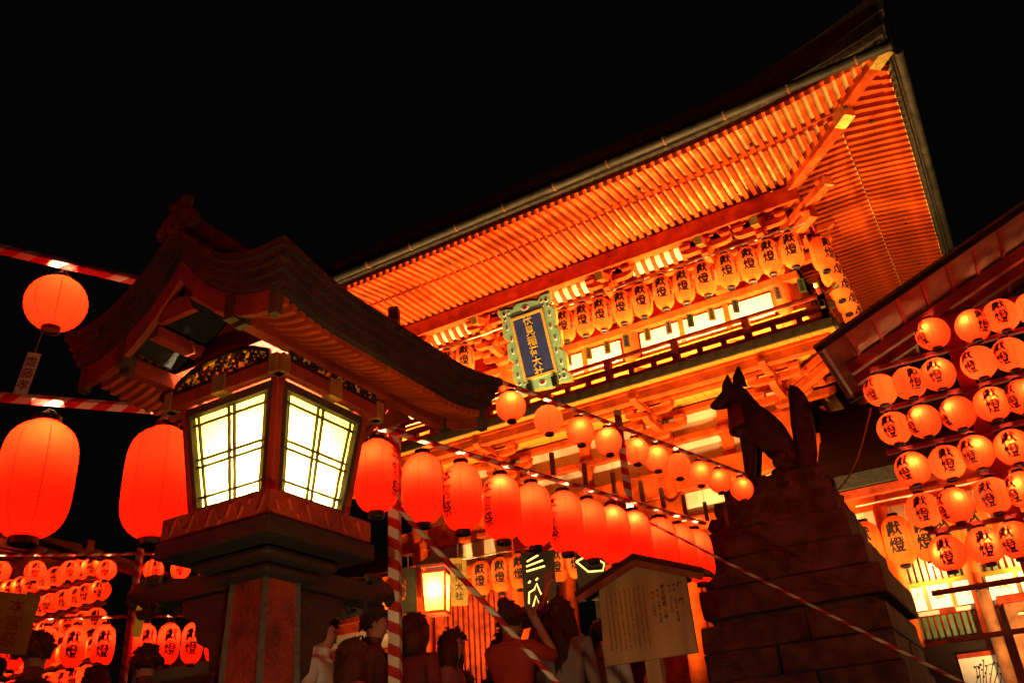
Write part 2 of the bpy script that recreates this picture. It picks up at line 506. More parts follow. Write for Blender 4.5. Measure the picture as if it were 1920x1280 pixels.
def lower_set(x, corner=0):
    m = MB()
    block(m, (x, 15.34, 6.74), .36, .18)
    arm(m, (x, 15.22, 6.88), 'x', 1.05, .14, .13)
    arm(m, (x, 14.96, 6.88), 'y', 1.1, .14, .13)
    arm(m, (x, 14.72, 7.06), 'x', .95, .12, .12)
    arm(m, (x, 14.55, 7.06), 'y', 1.3, .12, .13)
    if corner:
        m.beam((x - corner * .1, 15.5, 6.90), (x + corner * 1.25, 14.15, 6.90), .15, .15)
        m.beam((x - corner * .1, 15.5, 7.08), (x + corner * 1.42, 13.98, 7.08), .15, .15)
        arm(m, (x + corner * .25, 15.5, 6.87), 'x', 1.25, .14, .13)
        arm(m, (x + corner * .5, 15.48, 7.06), 'x', 1.6, .12, .13)
        arm(m, (x + corner * .68, 15.3, 7.05), 'y', .95, .12, .12)
    s = m.build('bracket_set', VER, gate, bevel=.008)
    for bx, by, bz in ((x - .42, 15.22, 6.99), (x + .42, 15.22, 6.99), (x, 14.72, 6.97), (x - .38, 14.72, 7.16), (x + .38, 14.72, 7.16), (x, 14.06, 7.15)):
        q = MB(); block(q, (bx, by, bz), .20, .11); q.build('bearing_block', VER, s)
    if corner:
        for d in (.62, 1.15):
            q = MB(); block(q, (x + corner * d, 15.42 - d * .98, 7.0 if d < 1 else 7.15), .22, .11); q.build('bearing_block', VER, s)
        for by in (14.95, 15.6):
            q = MB(); block(q, (x + corner * .68, by, 7.15), .20, .11); q.build('bearing_block', VER, s)
for i, x in enumerate(COLX):
    lower_set(x, -1 if i == 0 else 1 if i == 3 else 0)
# --- balcony
BX0, BX1, BY = GX - 5.4, GX + 5.4, 13.8
hbeam('balcony_beam', BX0 + .12, BX1 - .12, 13.96, 14.14, 7.2, 7.27 + .0)
hbeam('balcony_beam', BX0 + .16, BX1 - .16, 13.98, 14.13, 7.04, 7.198)
hbeam('balcony_beam', BX0 + .9, BX1 - .9, 14.64, 14.80, 7.20, 7.27)
hbeam('balcony_beam', BX1 - .14 - .16, BX1 - .14, 14.16, 20.6, 7.04, 7.27)
hbeam('balcony_beam', BX1 - .86 - .16, BX1 - .86, 14.82, 20.0, 7.04, 7.27)
nb = 56
bw = (BX1 - BX0) / nb
bm_ = MB().bb(-bw / 2 + .004, bw / 2 - .004, -.02, 1.75, 0, .05, 0)
bme = bm_.mesh('deck_board', [YEL])
for k in range(nb):
    x = BX0 + bw * (k + .5)
    link('deck_board', bme, gate, rel(gate, (x, BY + .02, 7.272)))
ne = 40
cm = MB().bb(-.17, .17, -.025, .025, -.075, .085).mesh('deck_edge', [COPPER])
for k in range(32):
    x = BX0 + (BX1 - BX0) * (k + .5) / 32
    link('deck_edge', cm, gate, rel(gate, (x, BY - .03, 7.335 + random.uniform(-.002, .002))), scale=((BX1 - BX0) / 32 / .343, 1, 1))
for k in range(20):
    y = BY + .17 + .34 * k
    link('deck_edge', cm, gate, rel(gate, (BX1 + .035, y, 7.335)), rot=(0, 0, R_(90)))
sb = MB().bb(-1.3, .0, -.165, .165, 0, .05).mesh('deck_board', [YEL])
for k in range(16):
    link('deck_board', sb, gate, rel(gate, (BX1, 15.62 + .335 * k, 7.273)))
def rail_side(p0, p1, posts, ext=.28):
    d = (Vector(p1) - Vector(p0)).normalized()
    for z, r, ex in ((7.94, .045, ext), (7.70, .04, ext * .6), (7.47, .05, .1)):
        a = Vector((*p0, z)) - Vector((*d, 0)) * 0; b = Vector((*p1, z)) + Vector((*d, 0)) * ex
        a = Vector((*p0, z)) - Vector((*d, 0)) * ex
        if r == .045:
            pts = [a + Vector((0, 0, .12)), a + Vector((*d, 0)) * .12 + Vector((0, 0, .05)), a + Vector((*d, 0)) * .3, b - Vector((*d, 0)) * .3, b - Vector((*d, 0)) * .12 + Vector((0, 0, .05)), b + Vector((0, 0, .12))]
            o = MB().tube(pts, r, 10).build('handrail', VERD, gate, True)
            for e, q in ((pts[0], pts[1]), (pts[-1], pts[-2])):
                MB().cyl(e, e + (q - e).normalized() * .09, r + .006, r + .006, 10).build('end_cap', GOLD, o)
        else:
            o = MB().beam(a, b, r * 1.7, r * 2 + .03).build('rail', VERD, gate)
            for e, s_ in ((a, 1), (b, -1)):
                MB().beam(e, e + Vector((*d, 0)) * s_ * .09, r * 1.7 + .01, r * 2 + .04).build('end_cap', GOLD, o)
    for k in range(posts):
        t = k / (posts - 1)
        p = Vector(p0) * (1 - t) + Vector(p1) * t
        big = k % 3 == 0
        hw = .065 if big else .045
        MB().bb(p.x - hw, p.x + hw, p.y - hw, p.y + hw, 7.38, 7.905 if big else 7.67).build('rail_post', VERD, gate)
rail_side((BX0 + .08, BY + .09), (BX1 - .08, BY + .09), 25)
rail_side((BX1 - .085, BY + .09), (BX1 - .085, 20.8), 16)
# --- upper storey
UX = [GX - 4.55, GX - 1.45, GX + 1.45, GX + 4.55]
for x in UX:
    MB().cyl((x, 14.98, 7.33), (x, 14.98, 9.02), .17, .17, 16).build('upper_column', VER, gate, True)
    MB().cyl((x, 19.8, 7.33), (x, 19.8, 9.02), .17, .17, 16).build('upper_column', VER, gate, True)
hbeam('upper_wall', UX[0], UX[-1], 15.0, 15.08, 7.33, 10.3, VER)
MB().bb(UX[-1] - .02, UX[-1] + .06, 15.08, 19.7, 7.33, 10.3).build('upper_wall', VER, gate)
MB().bb(UX[0] - .06, UX[0] + .02, 15.08, 19.7, 7.33, 10.3).build('upper_wall', VER, gate)
hbeam('sill_beam', UX[0] - .3, UX[-1] + .3, 14.83, 15.0, 7.36, 7.56)
hbeam('tie_beam', UX[0] - .35, UX[-1] + .35, 14.84, 15.0, 8.12, 8.30, YEL)
hbeam('tie_beam', UX[0] - .35, UX[-1] + .35, 14.82, 15.0, 8.92, 9.08)
for x0, x1 in zip(UX[:-1], UX[1:]):
    n = 3 if x1 - x0 > 2.5 else 2
    for k in range(n):
        a, b = x0 + .17 + (x1 - x0 - .34) * k / n, x0 + .17 + (x1 - x0 - .34) * (k + 1) / n
        MB().bb(a + .05, b - .05, 14.93, 14.995, 8.36, 8.86).build('plaster_panel', PLA, gate)
        MB().bb(a + .06, b - .06, 14.94, 14.996, 7.60, 8.08).build('plaster_panel', YEL, gate)
        if k: MB().bb(a - .05, a + .05, 14.9, 15.0, 7.56, 8.92).build('wall_stud', VER, gate)
# upper bracket complexes carrying the eave purlin
def upper_set(x, corner=0, side=False):
    m = MB()
    block(m, (x, 14.95, 9.18), .34, .2)
    arm(m, (x, 14.92, 9.34), 'x', 1.05, .15, .13)
    arm(m, (x, 14.80, 9.34), 'y', 1.0, .15, .13)
    arm(m, (x, 14.62, 9.58), 'x', 1.1, .14, .12)
    arm(m, (x, 14.55, 9.58), 'y', 1.1, .14, .13)
    arm(m, (x, 14.26, 9.86), 'x', 1.0, .13, .12)
    m.beam((x, 15.0, 10.12), (x, 13.72, 9.70), .13, .16)
    if corner:
        for z, L in ((9.34, .6), (9.58, 1.0), (9.84, 1.4)):
            m.beam((x - corner * .1, 15.05, z), (x + corner * L, 14.95 - L, z), .16, .16)
        arm(m, (x + corner * .35, 15.0, 9.34), 'x', 1.3, .15, .13)
        arm(m, (x + corner * .45, 15.0, 9.58), 'x', 1.3, .14, .13)
        arm(m, (x + corner * .55, 15.0, 9.86), 'x', 1.3, .13, .13)
        arm(m, (x + corner * .65, 15.2, 9.58), 'y', 1.3, .14, .12)
        arm(m, (x + corner * .7, 15.3, 9.86), 'y', 1.5, .13, .12)
    s = m.build('bracket_set', VER, gate, bevel=.008)
    for bx, by, bz in ((x - .42, 14.92, 9.46), (x, 14.92, 9.46), (x + .42, 14.92, 9.46), (x, 14.45, 9.46), (x - .45, 14.62, 9.70), (x, 14.62, 9.70), (x + .45, 14.62, 9.70), (x, 14.16, 9.71), (x - .4, 14.26, 9.97), (x, 14.26, 9.97), (x + .4, 14.26, 9.97)):
        q = MB(); block(q, (bx, by, bz), .2, .11); q.build('bearing_block', VER, s)
    MB().beam((x, 13.735, 9.705), (x, 13.68, 9.687), .14, .17).build('tail_cap', GOLD, s)
    if corner:
        for d, z in ((.5, 9.46), (.9, 9.70), (1.3, 9.95)):
            q = MB(); block(q, (x + corner * d, 14.95 - d * .97, z), .24, .12); q.build('bearing_block', VER, s)
        e = Vector((x + corner * 1.4, 13.55, 9.84)); d = Vector((corner, -1, 0)).normalized()
        MB().beam(e - d * .02, e + d * .03, .17, .17).build('tail_cap', GOLD, s)
        for y_ in (15.5, 16.1):
            q = MB(); block(q, (x + corner * .65, y_ - .3, 9.70), .2, .11); q.build('bearing_block', VER, s)
            q = MB(); block(q, (x + corner * .7, y_ - .2, 9.97), .2, .11); q.build('bearing_block', VER, s)
for i, x in enumerate(UX): upper_set(x, -1 if i == 0 else 1 if i == 3 else 0)
for x in (GX - 3.5, GX + 3.5): upper_set(x)
hbeam('bracket_beam', UX[0] - .5, UX[-1] + .5, 14.55, 14.69, 9.76, 9.88)
hbeam('bracket_beam', UX[0] - .5, UX[-1] + .5, 14.84, 15.0, 9.52, 9.66)
# coved ribs (white boards with vermilion ribs) between the bracket sets
rp_ = []
for j in range(7):
    t = j / 6 * math.pi / 2
    rp_.append((14.62 - .30 * math.sin(t), 9.90 + .22 * (1 - math.cos(t)) + .02))
xs = [UX[0], GX - 3.5, UX[1], UX[2], GX + 3.5, UX[3]]
ribm = MB()
for j in range(6):
    (y0, z0), (y1, z1) = rp_[j], rp_[j + 1]
    ribm.beam((0, y0, z0), (0, y1, z1), .075, .06)
ribme = ribm.mesh('cove_rib', [VER])
for x0, x1 in zip(xs[:-1], xs[1:]):
    a, b = x0 + .42, x1 - .42
    if b - a < .5: continue
    rows = [[(a, y + .03, z + .03), (b, y + .03, z + .03)] for y, z in rp_]
    MB().grid(rows).build('cove_board', PLA, gate)
    n = max(4, int((b - a) / .19))
    for k in range(n):
        link('cove_rib', ribme, gate, rel(gate, (a + (b - a) * (k + .5) / n, 0, 0)))
# --- eaves
PX, PY, EX, EY = 5.25, 14.2, 7.35, 12.0
def lift(s_, half, tip):
    """upward sweep of the eaves near a corner"""
    t = max(0, (abs(s_) - half * .45) / (half * .55))
    return .42 * tip * t ** 2.4
hbeam('eave_purlin', GX - PX - .1, GX + PX + .1, PY - .09, PY + .09, 10.09, 10.44, VER)
hbeam('eave_purlin', GX + PX - .09, GX + PX + .09, PY + .1, 20.6, 10.09, 10.438, VER)
hbeam('eave_purlin', GX - PX - .09, GX - PX + .09, PY + .1, 20.6, 10.09, 10.438, VER)
raf = MB().bb(-.042, .042, -1, 0, 0, .10, 0)
rafm = raf.mesh('rafter', [VER])
capm = MB().bb(-.044, .044, -.012, 0, -.002, .102).mesh('rafter_cap', [SOF])
def put_rafter(name, p_in, p_out, cap=False):
    p_in, p_out = Vector(p_in), Vector(p_out)
    d = p_out - p_in; L = d.length
    rx = math.asin(-d.z / L) if True else 0
    az = math.atan2(d.x, -d.y)
    o = link(name, rafm, gate, rel(gate, p_in), rot=Euler((rx, 0, az), 'XYZ'), scale=(1, L, 1))
    if cap: link('rafter_cap', capm, gate, rel(gate, p_out), rot=Euler((rx, 0, az), 'XYZ'))
    return o
sp = .166
n = int(2 * EX / sp)
HALF = EX
for k in range(n + 1):
    dx = -EX + .06 + (2 * EX - .12) * k / n
    lf = lift(dx, HALF, 1)
    # base rafters
    if abs(dx) < 6.35:
        yi = 14.9 if abs(dx) < PX - .2 else PY - (abs(dx) - PX) - .05
        if yi - 12.95 > .12:
            zin = 10.455 + (.02 if abs(dx) < PX else 0) + lf * .35
            put_rafter('rafter', (GX + dx, yi, zin), (GX + dx, 12.95, 10.44 + lf * .62))
    yi = min(13.55, PY - (abs(dx) - PX) - .03) if abs(dx) > PX else 13.55
    if yi - EY > .1:
        put_rafter('flying_rafter', (GX + dx, yi, 10.60 + lf * .7), (GX + dx, EY, 10.33 + lf))
YC = 17.4; HY = YC - EY
ns = int(2 * HY / sp)
for k in range(ns + 1):
    dy = -HY + .06 + (2 * HY - .12) * k / ns
    if YC + dy > 21.5: continue
    lf = lift(dy, HY, 1)
    ix = PX
    lim = YC - PY
    if abs(dy) < HY - 1.0:
        xi = PX - .6 if abs(dy) < lim - .2 else PX + (abs(dy) - lim) + .05
        if 6.4 - xi > .12:
            put_rafter('rafter', (GX + xi, YC + dy, 10.455 + lf * .35), (GX + 6.4, YC + dy, 10.44 + lf * .62), True)
    xi = max(5.8, PX + (abs(dy) - lim) + .03) if abs(dy) > lim else 5.8
    if EX - xi > .1:
        o = put_rafter('flying_rafter', (GX + xi, YC + dy, 10.60 + lf * .7), (GX + EX, YC + dy, 10.33 + lf), True)
# edge boards that follow the sweep
def swept(name, pts_fn, N, wd, ht, m, t0=0., t1=1.):
    rows = []
    for j in range(N + 1):
        p, nrm = pts_fn(t0 + (t1 - t0) * j / N)
        p = Vector(p); nrm = Vector(nrm)
        rows.append([p - nrm * wd / 2, p + nrm * wd / 2, p + nrm * wd / 2 + Vector((0, 0, ht)), p - nrm * wd / 2 + Vector((0, 0, ht))])
    return MB().strip(rows).build(name, m, gate)
def front(y, ex, z, k):
    def fn(t):
        dx = -ex + 2 * ex * t
        return (GX + dx, y, z + lift(dx, HALF, k)), (0, 1, 0)
    return fn
def sidef(x, ey, z, k, sgn=1):
    def fn(t):
        dy = -ey + 2 * ey * t
        return (GX + sgn * x, YC + dy, z + lift(dy, HY, k)), (1, 0, 0)
    return fn
swept('eave_batten', front(12.98, 6.4, 10.545, .64), 40, .12, .06, VER)
swept('eave_board', front(12.06, 7.36, 10.435, 1.0), 48, .13, .09, VER)
swept('eave_batten', sidef(6.37, HY - .95, 10.545, .64), 30, .12, .06, VER)
swept('eave_board', sidef(7.29, HY, 10.435, 1.0), 36, .13, .09, VER)
# pale soffit boards above the rafters
def soffit(front_side):
    rows = []
    for j in range(41):
        t = j / 40
        row = []
        for (yy, zz, k) in ((14.95, 10.575, .3), (12.95, 10.56, .62)):
            if front_side:
                dx = (-EX + 2 * EX * t)
                lim = PX + (PY - yy)
                dxc = max(-lim, min(lim, dx))
                row.append((GX + dxc, yy, zz + lift(dxc, HALF, k)))
        rows.append(row)
    MB().grid(rows).build('soffit', SOF, gate)
    rows = []
    for j in range(41):
        t = j / 40; row = []
        for (yy, zz, k) in ((13.55, 10.715, .7), (12.0, 10.445, 1.0)):
            dx = (-EX + 2 * EX * t); lim = PX + (PY - yy)
            dxc = max(-lim, min(lim, dx))
            row.append((GX + dxc, yy, zz + lift(dxc, HALF, k)))
        rows.append(row)
    MB().grid(rows).build('soffit', SOF, gate)
soffit(True)
lim = YC - PY
for pts in (((4.6, 10.575, .3), (6.4, 10.56, .62)), ((5.8, 10.715, .7), (7.35, 10.445, 1.0))):
    rows = []
    for j in range(41):
        t = j / 40; row = []
        for (xx, zz, k) in pts:
            dy = -HY + 2 * HY * t; l_ = lim + (xx - PX)
            dyc = max(-l_, min(l_, dy))
            row.append((GX + xx, YC + dyc, zz + lift(dyc, HY, k)))
        rows.append(row)
    MB().grid(rows).build('soffit', VER, gate)
# hip rafters with gilded ends
for sgn in (1, -1):
    o = MB().beam((GX + sgn * 4.3, 15.15, 10.36), (GX + sgn * 6.42, 13.03, 10.56), .2, .26).build('hip_rafter', VER, gate, bevel=.01)
    MB().beam((GX + sgn * 6.40, 13.05, 10.558), (GX + sgn * 6.62, 12.83, 10.578), .21, .27).build('gilded_end', GOLD, o)
    o = MB().beam((GX + sgn * 5.4, 14.05, 10.62), (GX + sgn * 7.2, 12.25, 10.80), .19, .22).build('hip_rafter', VER, gate, bevel=.01)
    MB().beam((GX + sgn * 7.18, 12.27, 10.798), (GX + sgn * 7.44, 12.01, 10.824), .2, .23).build('gilded_end', GOLD, o)
# bark roof: thick swept edge and curved slopes up to the ridge
rf = MB()
N = 48
def ring(off, zoff, k):
    """points round the eaves: front edge, then right edge, back, left"""
    P = []
    for t in range(N):
        dx = -(EX + off) + 2 * (EX + off) * t / N
        P.append((GX + dx, YC - HY - off, 10.53 + zoff + lift(dx * EX / (EX + off), HALF, k)))
    for t in range(N):
        dy = -(HY + off) + 2 * (HY + off) * t / N
        P.append((GX + EX + off, YC + dy, 10.53 + zoff + lift(dy * HY / (HY + off), HY, k)))
    for t in range(N):
        dx = (EX + off) - 2 * (EX + off) * t / N
        P.append((GX + dx, YC + HY + off, 10.53 + zoff + lift(dx * EX / (EX + off), HALF, k)))
    for t in range(N):
        dy = (HY + off) - 2 * (HY + off) * t / N
        P.append((GX - EX - off, YC + dy, 10.53 + zoff + lift(dy * HY / (HY + off), HY, k)))
    return P
rings = [ring(-.05, 0, 1.0), ring(.10, .0, 1.1), ring(.13, .09, 1.2), ring(.16, .092, 1.2), ring(.19, .22, 1.5), ring(.22, .222, 1.5), ring(.27, .42, 1.95), ring(.05, .47, 1.9), ring(-1.5, 1.0, 1.2), ring(-3.0, 1.9, .4), ring(-4.6, 3.3, .1), ring(-5.3, 4.3, 0)]
V = [p for r in rings for p in r]; M4 = 4 * N
F = [(j * M4 + i, j * M4 + (i + 1) % M4, (j + 1) * M4 + (i + 1) % M4, (j + 1) * M4 + i) for j in range(len(rings) - 1) for i in range(M4)]
F.append(tuple(range((len(rings) - 1) * M4, len(rings) * M4)))
rf.add(V, F)
roof = rf.build('roof', BARKG, gate)
MB().bb(GX - 3.6, GX + 3.6, 17.15, 17.65, 14.5, 15.3).build('ridge', BARK, roof)
# copper rain gutters hung below the roof edge
gp = [(GX - 7.55, 11.78, 10.56), (GX + 7.50, 11.78, 10.62)]
gut = MB().tube([Vector(gp[0]).lerp(Vector(gp[1]), t / 12) for t in range(13)], .085, 10).build('gutter', GUT, gate, True)
for t in range(14):
    p = Vector(gp[0]).lerp(Vector(gp[1]), (t + .5) / 14)
    MB().cyl(p - Vector((.015, 0, 0)), p + Vector((.015, 0, 0)), .095, .095, 10).build('gutter_strap', WOODB, gut)
    MB().beam(p, p + Vector((0, .22, .1)), .012, .012).build('gutter_hanger', WOODB, gut)
gut = MB().tube([(GX + 7.57, 11.85 + k * .9, 10.52) for k in range(12)], .07, 10).build('gutter', GUT, gate, True)
# small electrical fittings below the eaves
for dx in (-5.5, -3.4, -1.3, .8, 2.9, 5.0, 6.6):
    MB().cyl((GX + dx, 12.6, 10.43), (GX + dx, 12.6, 10.47), .03, .03, 10).build('eave_fitting', BLACK, gate)
for y in (13.2, 14.9, 16.8, 18.6):
    MB().cyl((GX + 6.9, y, 10.42), (GX + 6.9, y, 10.46), .035, .035, 10).build('eave_fitting', BLACK, gate)

# ------------------------------------------------------------------ name tablet on the gate
def make_tablet():
    top, bot = Vector((-6.86, 13.18, 9.34)), Vector((-6.86, 13.72, 7.70))
    t = thing('name_tablet', 'tall blue tablet with gold characters in a scalloped green and gold frame', 'tablet', tuple((top + bot) / 2))
    H = (top - bot).length; tilt = math.atan2(top.y - bot.y, top.z - bot.z)   # negative: leans out
    t.rotation_euler = (-tilt, 0, 0)
    def sc_outline(hw, hh, depth, nx, ny):
        P = []
        for (a, b, n_) in (((-hw, -hh), (hw, -hh), nx), ((hw, -hh), (hw, hh), ny), ((hw, hh), (-hw, hh), nx), ((-hw, hh), (-hw, -hh), ny)):
            a, b = Vector(a), Vector(b); d = (b - a); nr = Vector((d.y, -d.x)).normalized()
            m_ = n_ * 8
            for k in range(m_):
                s = k / m_; ph = (s * n_) % 1
                bump_ = -depth * math.exp(-((ph - .5) / .11) ** 2) if k > 2 and k < m_ - 2 else 0
                P.append(tuple(a + d * s + nr * (bump_ + (.015 * math.sin(s * math.pi * n_ * 2)))))
        return P
    out = sc_outline(.60, H / 2 + .04, .07, 2, 4)
    MB().prism(out, 'y', .0, .07).build('frame_edge', GOLDP, t, local=True)
    inn = sc_outline(.565, H / 2 + .005, .07, 2, 4)
    MB().prism(inn, 'y', -.02, .001).build('frame', TEAL, t, local=True)
    for s in (-1, 1):
        MB().box((s * .335, -.035, 0), (.06, .05, H * .74)).build('inner_frame', GOLDP, t, bevel=.01, local=True)
        MB().box((0, -.036, s * (H * .37 - .03)), (.73, .05, .06)).build('inner_frame', GOLDP, t, bevel=.01, local=True)
    MB().box((0, -.03, 0), (.61, .03, H * .74 - .06)).build('panel', BLUE, t, local=True)
    mb = MB()
    write(mb, '伏見稲荷大社', .205, lambda u, v: (u, -.049, H * .345 + v), 0, .012, 1.0, .5)
    o = mb.build('lettering', GOLDP, t, local=True)
    sol = o.modifiers.new('solid', 'SOLIDIFY'); sol.thickness = .012; sol.offset = 1
    # painted cloud motifs and corner flowers
    for sx in (-1, 1):
        for sz in (-1, 1):
            for dx, dz, r in ((0, 0, .05), (-.10 * sx, .01 * sz, .032), (0.01 * sx, -.11 * sz, .032), (-.085 * sx, -.085 * sz, .02)):
                mo = MB().lathe([(r, 0), (r * .8, .012), (.001, .016)], 6).mesh('flower', [WHITEP])
                q = link('flower', mo, t, (sx * .47 + dx, -.021, sz * (H / 2 - .1) + dz), rot=(R_(90), 0, 0))
                mo = MB().lathe([(r * .72, 0), (r * .6, .02), (.001, .022)], 6).mesh('flower_centre', [NAVY if (dx == 0) else MAROON])
                link('flower_centre', mo, q, (0, 0, .0))
        for k in range(5):
            z = -H * .28 + k * H * .14
            mo = MB().lathe([(.034, 0), (.028, .012), (.001, .016)], 8).mesh('flower', [WHITEP])
            q = link('flower', mo, t, (sx * (.455 + .02 * (-1) ** k), -.021, z), rot=(R_(90), 0, 0), scale=(1, 1.6, 1))
            mo = MB().lathe([(.022, 0), (.018, .02), (.001, .022)], 8).mesh('flower_centre', [MAROON if k % 2 else NAVY])
            link('flower_centre', mo, q, (0, 0, 0))
    for sz in (-1, 1):
        mo = MB().lathe([(.07, 0), (.06, .012), (.001, .016)], 10).mesh('flower', [WHITEP])
        q = link('flower', mo, t, (0, -.021, sz * (H / 2 - .11)), rot=(R_(90), 0, 0), scale=(1.3, .8, 1))
        mo = MB().lathe([(.045, 0), (.04, .02), (.001, .022)], 10).mesh('flower_centre', [MAROON])
        link('flower_centre', mo, q, (0, 0, 0))
    # iron brackets at the foot
    for s in (-.27, .27):
        MB().box((s, -.05, -H / 2 + .06), (.1, .12, .2)).build('iron_foot', BLACK, t, bevel=.01, local=True)
    MB().box((0, .05, H / 2 + .02), (1.1, .1, .12)).build('hanger_board', VERD, t, local=True)
make_tablet()

# ================================================================== LANTERNS
def lantern_body(r, h, kind, paper_m, seams=8, rings_=None):
    """barrel or globe of hooped paper; origin at the centre"""
    nr = rings_ or max(14, int(h / .012))
    nr = min(nr, 56)
    rr = r * (.36 if kind == 'long' else .30)
    prof = []
    for j in range(nr + 1):
        t = -1 + 2 * j / nr
        if kind == 'long':
            q = abs(t) ** 4.2
            rad = r * (1 - q) ** .5 if q < 1 else 0
            rad = max(rad, rr)
        else:
            rad = max(r * math.sqrt(max(0, 1 - (t * .955) ** 2)), rr)
        zig = 1 - (.012 if j % 2 else 0)
        prof.append((rad * zig, t * h / 2))
    angs = []; seam = []
    for k in range(seams):
        a0 = 2 * math.pi * k / seams
        angs += [a0 - .012, a0 + .012] + [a0 + 2 * math.pi / seams * f for f in (.25, .5, .75)]
        seam += [True, False, False, False, False]
    n_ = len(angs); V = []; F = []; MI = []
    for rad, z in prof:
        for a in angs: V.append((rad * math.cos(a), rad * math.sin(a), z))
    m = MB()
    for j in range(nr):
        for i in range(n_):
            F.append((j * n_ + i, j * n_ + (i + 1) % n_, (j + 1) * n_ + (i + 1) % n_, (j + 1) * n_ + i)); MI.append(1 if seam[i] else 0)
    m.v = V; m.f = F; m.m = MI
    me = m.mesh('shade', [paper_m, SEAM], smooth=True)
    return me, rr
def surf_r(r, h, kind, z):
    t = max(-1, min(1, z / (h / 2)))
    if kind == 'long': return max(r * max(0, 1 - abs(t) ** 4.2) ** .5, r * .36)
    return max(r * math.sqrt(max(0, 1 - (t * .955) ** 2)), r * .3)
def wrap_text(r, h, kind, cols, mats):
    """cols: (text, size, azimuth, z_top, material index, weight, pitch, sx)"""
    mb = MB()
    for txt, size, a0, zt, mi, wt, pitch, sx in cols:
        # a loaded brush: the stroke laid down several times, slightly shifted
        for q, (du, dv) in enumerate(((0, 0), (.022, .012), (-.022, -.012), (.0, .024))):
            def place(u, v, a0=a0, zt=zt, du=du * size, dv=dv * size, q=q):
                z = zt + v + dv; rad = surf_r(r, h, kind, z) * 1.006 + .0022 + .0003 * q
                a = a0 + (u + du) / r
                return (rad * math.cos(a), rad * math.sin(a), z)
            write(mb, txt, size, place, mi, wt, pitch, .09, sx)
    return mb.mesh('lettering', mats)
class LProto: pass
LANT = {}
def proto(key, r, h, kind, pm, text=None, ink=None, seams=8, ring_h=.022):
    p = LProto(); p.r, p.h, p.kind = r, h, kind
    p.body, p.rr = lantern_body(r, h, kind, pm, seams)
    rh = ring_h * (h / .3) ** .5
    p.rh = rh
    hoop = lambda z0, z1: [(p.rr * 1.02, z0), (p.rr * 1.06, z0 + .002), (p.rr * 1.06, z1 - .002), (p.rr * 1.02, z1), (p.rr * .86, z1), (p.rr * .86, z0), (p.rr * 1.02, z0)]
    m = MB()
    def hoop_mesh(z0, z1):
        m = MB(); pr = hoop(z0, z1); n = 20; V = []; F = []
        for a, z in pr:
            for i in range(n): V.append((a * math.cos(2 * math.pi * i / n), a * math.sin(2 * math.pi * i / n), z))
        for j in range(len(pr) - 1):
            for i in range(n): F.append((j * n + i, j * n + (i + 1) % n, (j + 1) * n + (i + 1) % n, (j + 1) * n + i))
        m.add(V, F); return m.mesh('hoop', [BLACK], smooth=True)
    p.top = hoop_mesh(h / 2 - .003, h / 2 + rh)
    p.bot = hoop_mesh(-h / 2 - rh, -h / 2 + .003)
    p.floor = MB().cyl((0, 0, -h / 2 - rh * .5), (0, 0, -h / 2 - rh * .35), p.rr * .85, p.rr * .85, 16).mesh('base_plate', [BLACK])
    p.wire = MB().tube([(-p.rr * .9, 0, h / 2 + rh), (-p.rr * .5, 0, h / 2 + rh + .03), (0, 0, h / 2 + rh + .045), (p.rr * .5, 0, h / 2 + rh + .03), (p.rr * .9, 0, h / 2 + rh)], .0025, 5).mesh('bail', [BLACK])
    p.text = wrap_text(r, h, kind, text, ink or [INK]) if text else None
    LANT[key] = p
    return p
def hang(key, name, c, rz, label, group, power, bulb=None, col=(1, .62, .28), hook=None, tilt=(0, 0)):
    """one lantern centred on c"""
    p = LANT[key]
    t = thing(name, label, 'lantern', c, rz, group)
    t.rotation_euler = (tilt[0], tilt[1], rz)
    link('shade', p.body, t); link('top_hoop', p.top, t); link('bottom_hoop', p.bot, t)
    link('bail', p.wire, t); link('base_plate', p.floor, t)
    if p.text: link('lettering', p.text, t)
    bl = bulb if bulb is not None else (0, 0, p.h * .18)
    if power: bulb_shared(t, bl, (key, power, col), power, col, min(.03, p.r * .2))
    if hook: link('hook', MB().cyl((0, 0, p.h / 2 + p.rh + .03), (0, 0, p.h / 2 + p.rh + hook), .003, .003, 5).mesh('hook', [BLACK]), t)
    return t
A90 = -math.pi / 2
proto('big', .125, .43, 'long', PAPR, [('本宮祭', .10, A90, .165, 0, .008, 1.05, .8)])
proto('bigL', .183, .62, 'long', PAPR, None)
proto('ball', .106, .21, 'round', PAPRK, None)
proto('ballL', .15, .285, 'round', PAPRR, None)
proto('gate', .188, .69, 'long', PAPO, [('獻燈', .22, A90 - .15, .25, 0, .008, 1.02, .95), ('本宮祭', .10, A90 + .85, .17, 1, .008, 1.1, .9)], [INK, MAROON])
proto('rack', .143, .278, 'round', PAPRK, [('獻燈', .108, A90, .100, 0, .008, .97, 1.1)])
proto('small', .108, .40, 'long', PAPR, [('獻燈', .132, A90, .136, 0, .008, 1.0, .95)])
proto('corr', .21, .72, 'long', PAPO, [('獻燈', .23, A90, .25, 0, .008, 1.03, .95)])
PB, PR_, PG = 17.0, 5.5, 6.0

def paper_tag(p, m, label, group, L=.2, wd=.07, ink='本宮祭', rz=.5, inkm=None, sw=(0, 0)):
    t = thing('paper_tag', label, 'tag', p, rz, group)
    MB().box((0, 0, -L / 2), (wd, .003, L)).build('card', m, t, local=True)
    MB().cyl((0, 0, 0), (0, 0, .12), .002, .002, 5).build('string', CORD, t, local=True)
    if ink:
        mb = MB(); write(mb, ink, L / (len(ink) + .8), lambda u, v: (u, -.0035, -.02 + v), 0, .01, 1.05, .5)
        mb.build('lettering', inkm or INK, t, local=True)
    t.rotation_euler = (sw[0], sw[1], rz)
    return t

